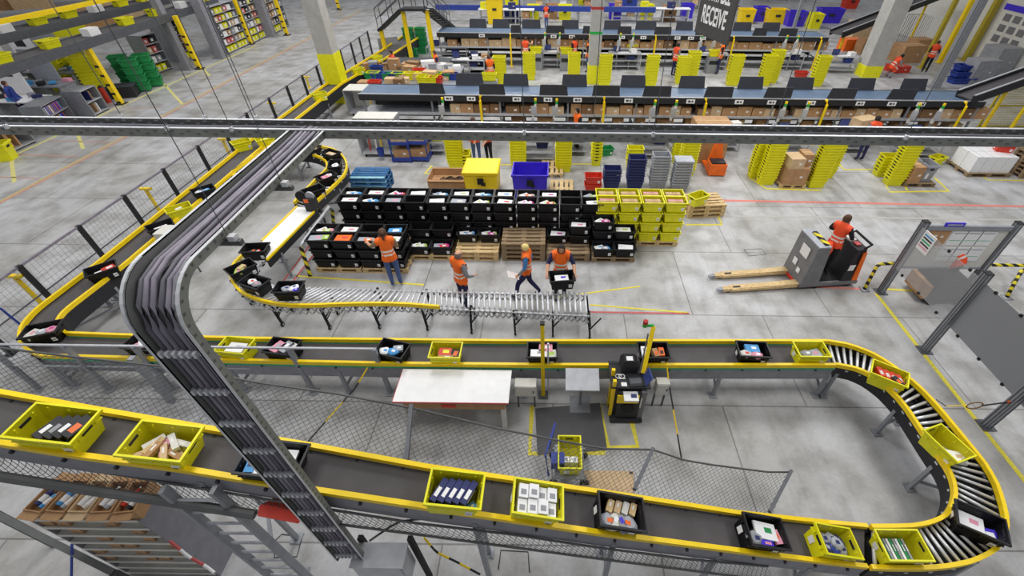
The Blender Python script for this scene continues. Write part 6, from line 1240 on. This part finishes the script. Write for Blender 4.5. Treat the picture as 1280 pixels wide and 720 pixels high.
def shelf(px0, py0, px1, py1, d, h, n, nm, fill='mix', seed=0, m='steel'):
    a = W(px0, py0, 0); c_ = W(px1, py1, 0); v = c_-a; L = v.length; rz = math.atan2(v.y, v.x); root = empty('shelving_unit', (a.x, a.y, 0), rz); tag(root, nm, 'shelving'); rr = random.Random(seed); k = max(1, round(L/1.1))
    for i in range(k+1): b = MB(); b.box((L*i/k, d/2, h/2), (.04, d, h), m); b.build('upright', root)
    for j in range(n+1): b = MB(); b.box((L/2, d/2, .08+j*(h-.1)/n), (L, d, .03), 'alu'); b.build('shelf_board', root)
    b = MB(); b.box((L/2, d, h/2), (L, .01, h), 'steel_dark'); b.build('back', root)
    R_ = Matrix.Translation((a.x, a.y, 0)) @ Matrix.Rotation(rz, 4, 'Z')
    for j in range(n):
        z = .08+j*(h-.1)/n+.017; hh = (h-.1)/n-.05; x = .06
        while x < L-.3:
            if fill == 'books':
                w = rr.uniform(.03, .06); mm = rr.choice(['navy', 'white', 'deep_red', 'card', 'purple', 'grey_tote', 'sky']); b = MB(); b.box((0, 0, hh*.4), (w, d*.6, hh*.8), mm); lab, g = '%s box file on the %s' % (CN.get(mm, 'red'), nm), 'book'; nme = 'book'; step = w+.012
                if int((x+.04)/(L/k)) != int(x/(L/k)): x += .08
                if rr.random() < .25: x += .15; b = None
            else:
                w = rr.uniform(.25, .45); mm = rr.choice(['card', 'white', 'yellow', 'deep_red', 'grey_tote', 'card_light', 'dark']) if j < n-0 else 'yellow'; mm = 'yellow' if j == 0 and fill == 'mix' else mm; b = MB(); b.box((0, 0, hh*.35), (w, d*.7, hh*.7), mm); b.box((0, -d*.35-.003, hh*.35), (w*.4, .004, hh*.3), 'paper'); lab, g = '%s box on the %s' % (CN.get(mm, 'red'), nm), 'box'; nme = 'storage_box'; step = w+.08
            if b:
                o = b.build(nme); o.matrix_world = R_ @ Matrix.Translation((x+w/2, d*.42, z)); tag(o, lab, g, 'goods on the '+nm)
            x += step
shelf(120, 146, 137, 137, .8, 1.1, 2, 'aisle book shelf right of the desks', 'books', 1); shelf(72, 163, 96, 148, .8, 1.0, 2, 'long book shelf below the pick desks', 'books', 2)
shelf(5, 197, 46, 178, .9, .9, 1, 'low empty grey cabinet at the left edge', 'books', 3)
shelf(228, 78, 246, 71, 1.0, 2.2, 5, 'grey shelving left of the first steel column', 'mix', 4); shelf(286, 68, 312, 56, 1.0, 2.6, 6, 'tall shelving right of first steel column', 'mix', 5); shelf(318, 54, 334, 46, 1.0, 2.6, 6, 'tall shelving behind the banded upright', 'mix', 6)
shelf(345, 42, 362, 33, 1.0, 2.4, 5, 'shelving by the far banded upright', 'mix', 7); shelf(200, 92, 216, 86, .9, 1.9, 4, 'dark shelving over the green boxes', 'mix', 8)
# white display desks with clutter
for i, (px, py, w, nm) in enumerate(((25, 150, 3.4, 'nearest messy desk at far left'), (60, 130, 3.2, 'second messy desk at far left'), (10, 125, 2.5, 'messy desk of the blue jacket person'), (85, 112, 2.4, 'messy desk before the yellow tote block'), (40, 105, 3.0, 'rear messy desk at far left'))):
    p = W(px, py, 0); root = empty('pick_desk', (p.x, p.y, 0)); tag(root, nm, 'desk'); b = MB(); b.box((0, 0, .93), (w, 1.0, .05), ('white', 'steel')[i % 2]); b.build('desk_top', root)
    for s in (-1, 0, 1): b = MB(); b.box((s*(w/2-.05), 0, .45), (.05, .9, .9), 'grey_tote'); b.build('side', root)
    rr = random.Random(i)
    for k in range(9):
        x, y = -w/2+.2+k*(w-.4)/8, rr.uniform(-.32, .32); mm = rr.choice(['white', 'dark', 'paper', 'navy', 'deep_red', 'grey_tote', 'sky', 'pink']); b = MB(); b.box((0, 0, .05), (rr.uniform(.2, .34), rr.uniform(.15, .3), rr.uniform(.05, .2)), mm); b.box((0, 0, .0), (.15, .1, .001), 'paper'); tag(b.build('desk_parcel', None, (p.x+x, p.y+y, .955+.03), (0, 0, rr.uniform(0, 3))), '%s parcel on the %s, %s from left' % (CN.get(mm, 'dark red'), nm, ORD[k]), 'parcel')
    if i != 3: b = MB(); b.box((0, 0, .65), (1.2, .06, 1.3), 'white' if i % 2 == 0 else 'grey_lid'); b.box((0, -.035, .9), (.5, .01, .35), 'dark'); tag(b.build('white_screen_board', None, (p.x+.3, p.y+.55, .958)), 'white upright board behind the '+nm, 'board')
# yellow tote block and green boxes at left
for g, (px, py) in enumerate(((84, 112), (97, 108), (113, 103), (125, 112))):
    p = W(px, py, 0)
    for j in range(9): tote('yellow', (p.x, p.y, .16*j), (0, 0, .4), 'yellow tote, %s from floor, %s stack of the left tote block' % (ORD[j], ORD[g]), 'left yellow tote block', sc=(1.6, 1.5, 1.0), parts=False)
for g, (px, py) in enumerate(((168, 109), (181, 113), (196, 107))):
    p = W(px, py, 0)
    for j in range(4): tote('green', (p.x, p.y, .05+.37*j), (0, 0, .5), 'green crate, %s from floor, %s aisle green stack' % (ORD[j], ('left', 'middle', 'right')[g]), 'green crates beside the aisle', sc=(1.3, 1.7, 1.22), parts=False)
b = MB(); b.box((0, 0, .25), (1.1, .8, .5), 'dark'); p = W(158, 120, 0); b.box((0, 0, .51), (1.2, .8, .02), 'panel_black'); tag(b.build('black_crate', None, (p.x, p.y, 0), (0, 0, .4)), 'low black crate left of the green boxes by the aisle', 'crate')
b = MB(); b.tube([(0, 0, 0), (0, 0, .7)], .12, 'red', 10); b.tube([(0, 0, .7), (0, 0, .8)], [.1, .03], 'dark', 8); tag(b.build('fire_extinguisher', None, W(137, 128, 0)), 'red fire extinguisher beside the banded yellow upright', 'fire extinguisher')
crateat('yellow', 2, 200, 0, .4, 'yellow crate stack cut by the left picture edge', (1.8, 1.5, 2))
for i in range(18):   # rear racks at the top left
    rr = random.Random(70+i); px = -30+i*13; py = 48-(i % 3)*12-max(0, (px-60)*.18)
    p = W(px, py, 0); cbox((p.x, p.y, 0), (2.0, 1.4, rr.uniform(1.2, 2.4)), .5, '%s goods stack behind the overhead conveyors, %s' % (('brown', 'yellow', 'grey', 'pale')[i % 4], 'rear depth %s, %s of its kind' % (ORD[i % 3], ORD[i//4])), ('card', 'yellow', 'grey_tote', 'card_light')[i % 4], tape=True)
# wide grey wall behind everything is outside the frame; unify repeated labels
from collections import defaultdict
from bpy_extras.object_utils import world_to_camera_view
bpy.context.view_layer.update()
byl = defaultdict(list)
for o in bpy.data.objects:
    if o.parent is None and 'label' in o and o.get('kind') != 'structure': byl[o['label']].append(o)
for l, os_ in byl.items():
    if len(os_) < 2: continue
    if len(os_) <= 12 and len(l.split()) <= (14 if len(os_) == 2 else 13):
        os_.sort(key=lambda o: world_to_camera_view(bpy.context.scene, cam, o.matrix_world.translation).x)
        for i, o in enumerate(os_): o['label'] = l+(', '+('left', 'right')[i]+' one' if len(os_) == 2 else ', %s from left' % ORD[i])
    for o in os_:
        if 'group' not in o: o['group'] = l[:60]
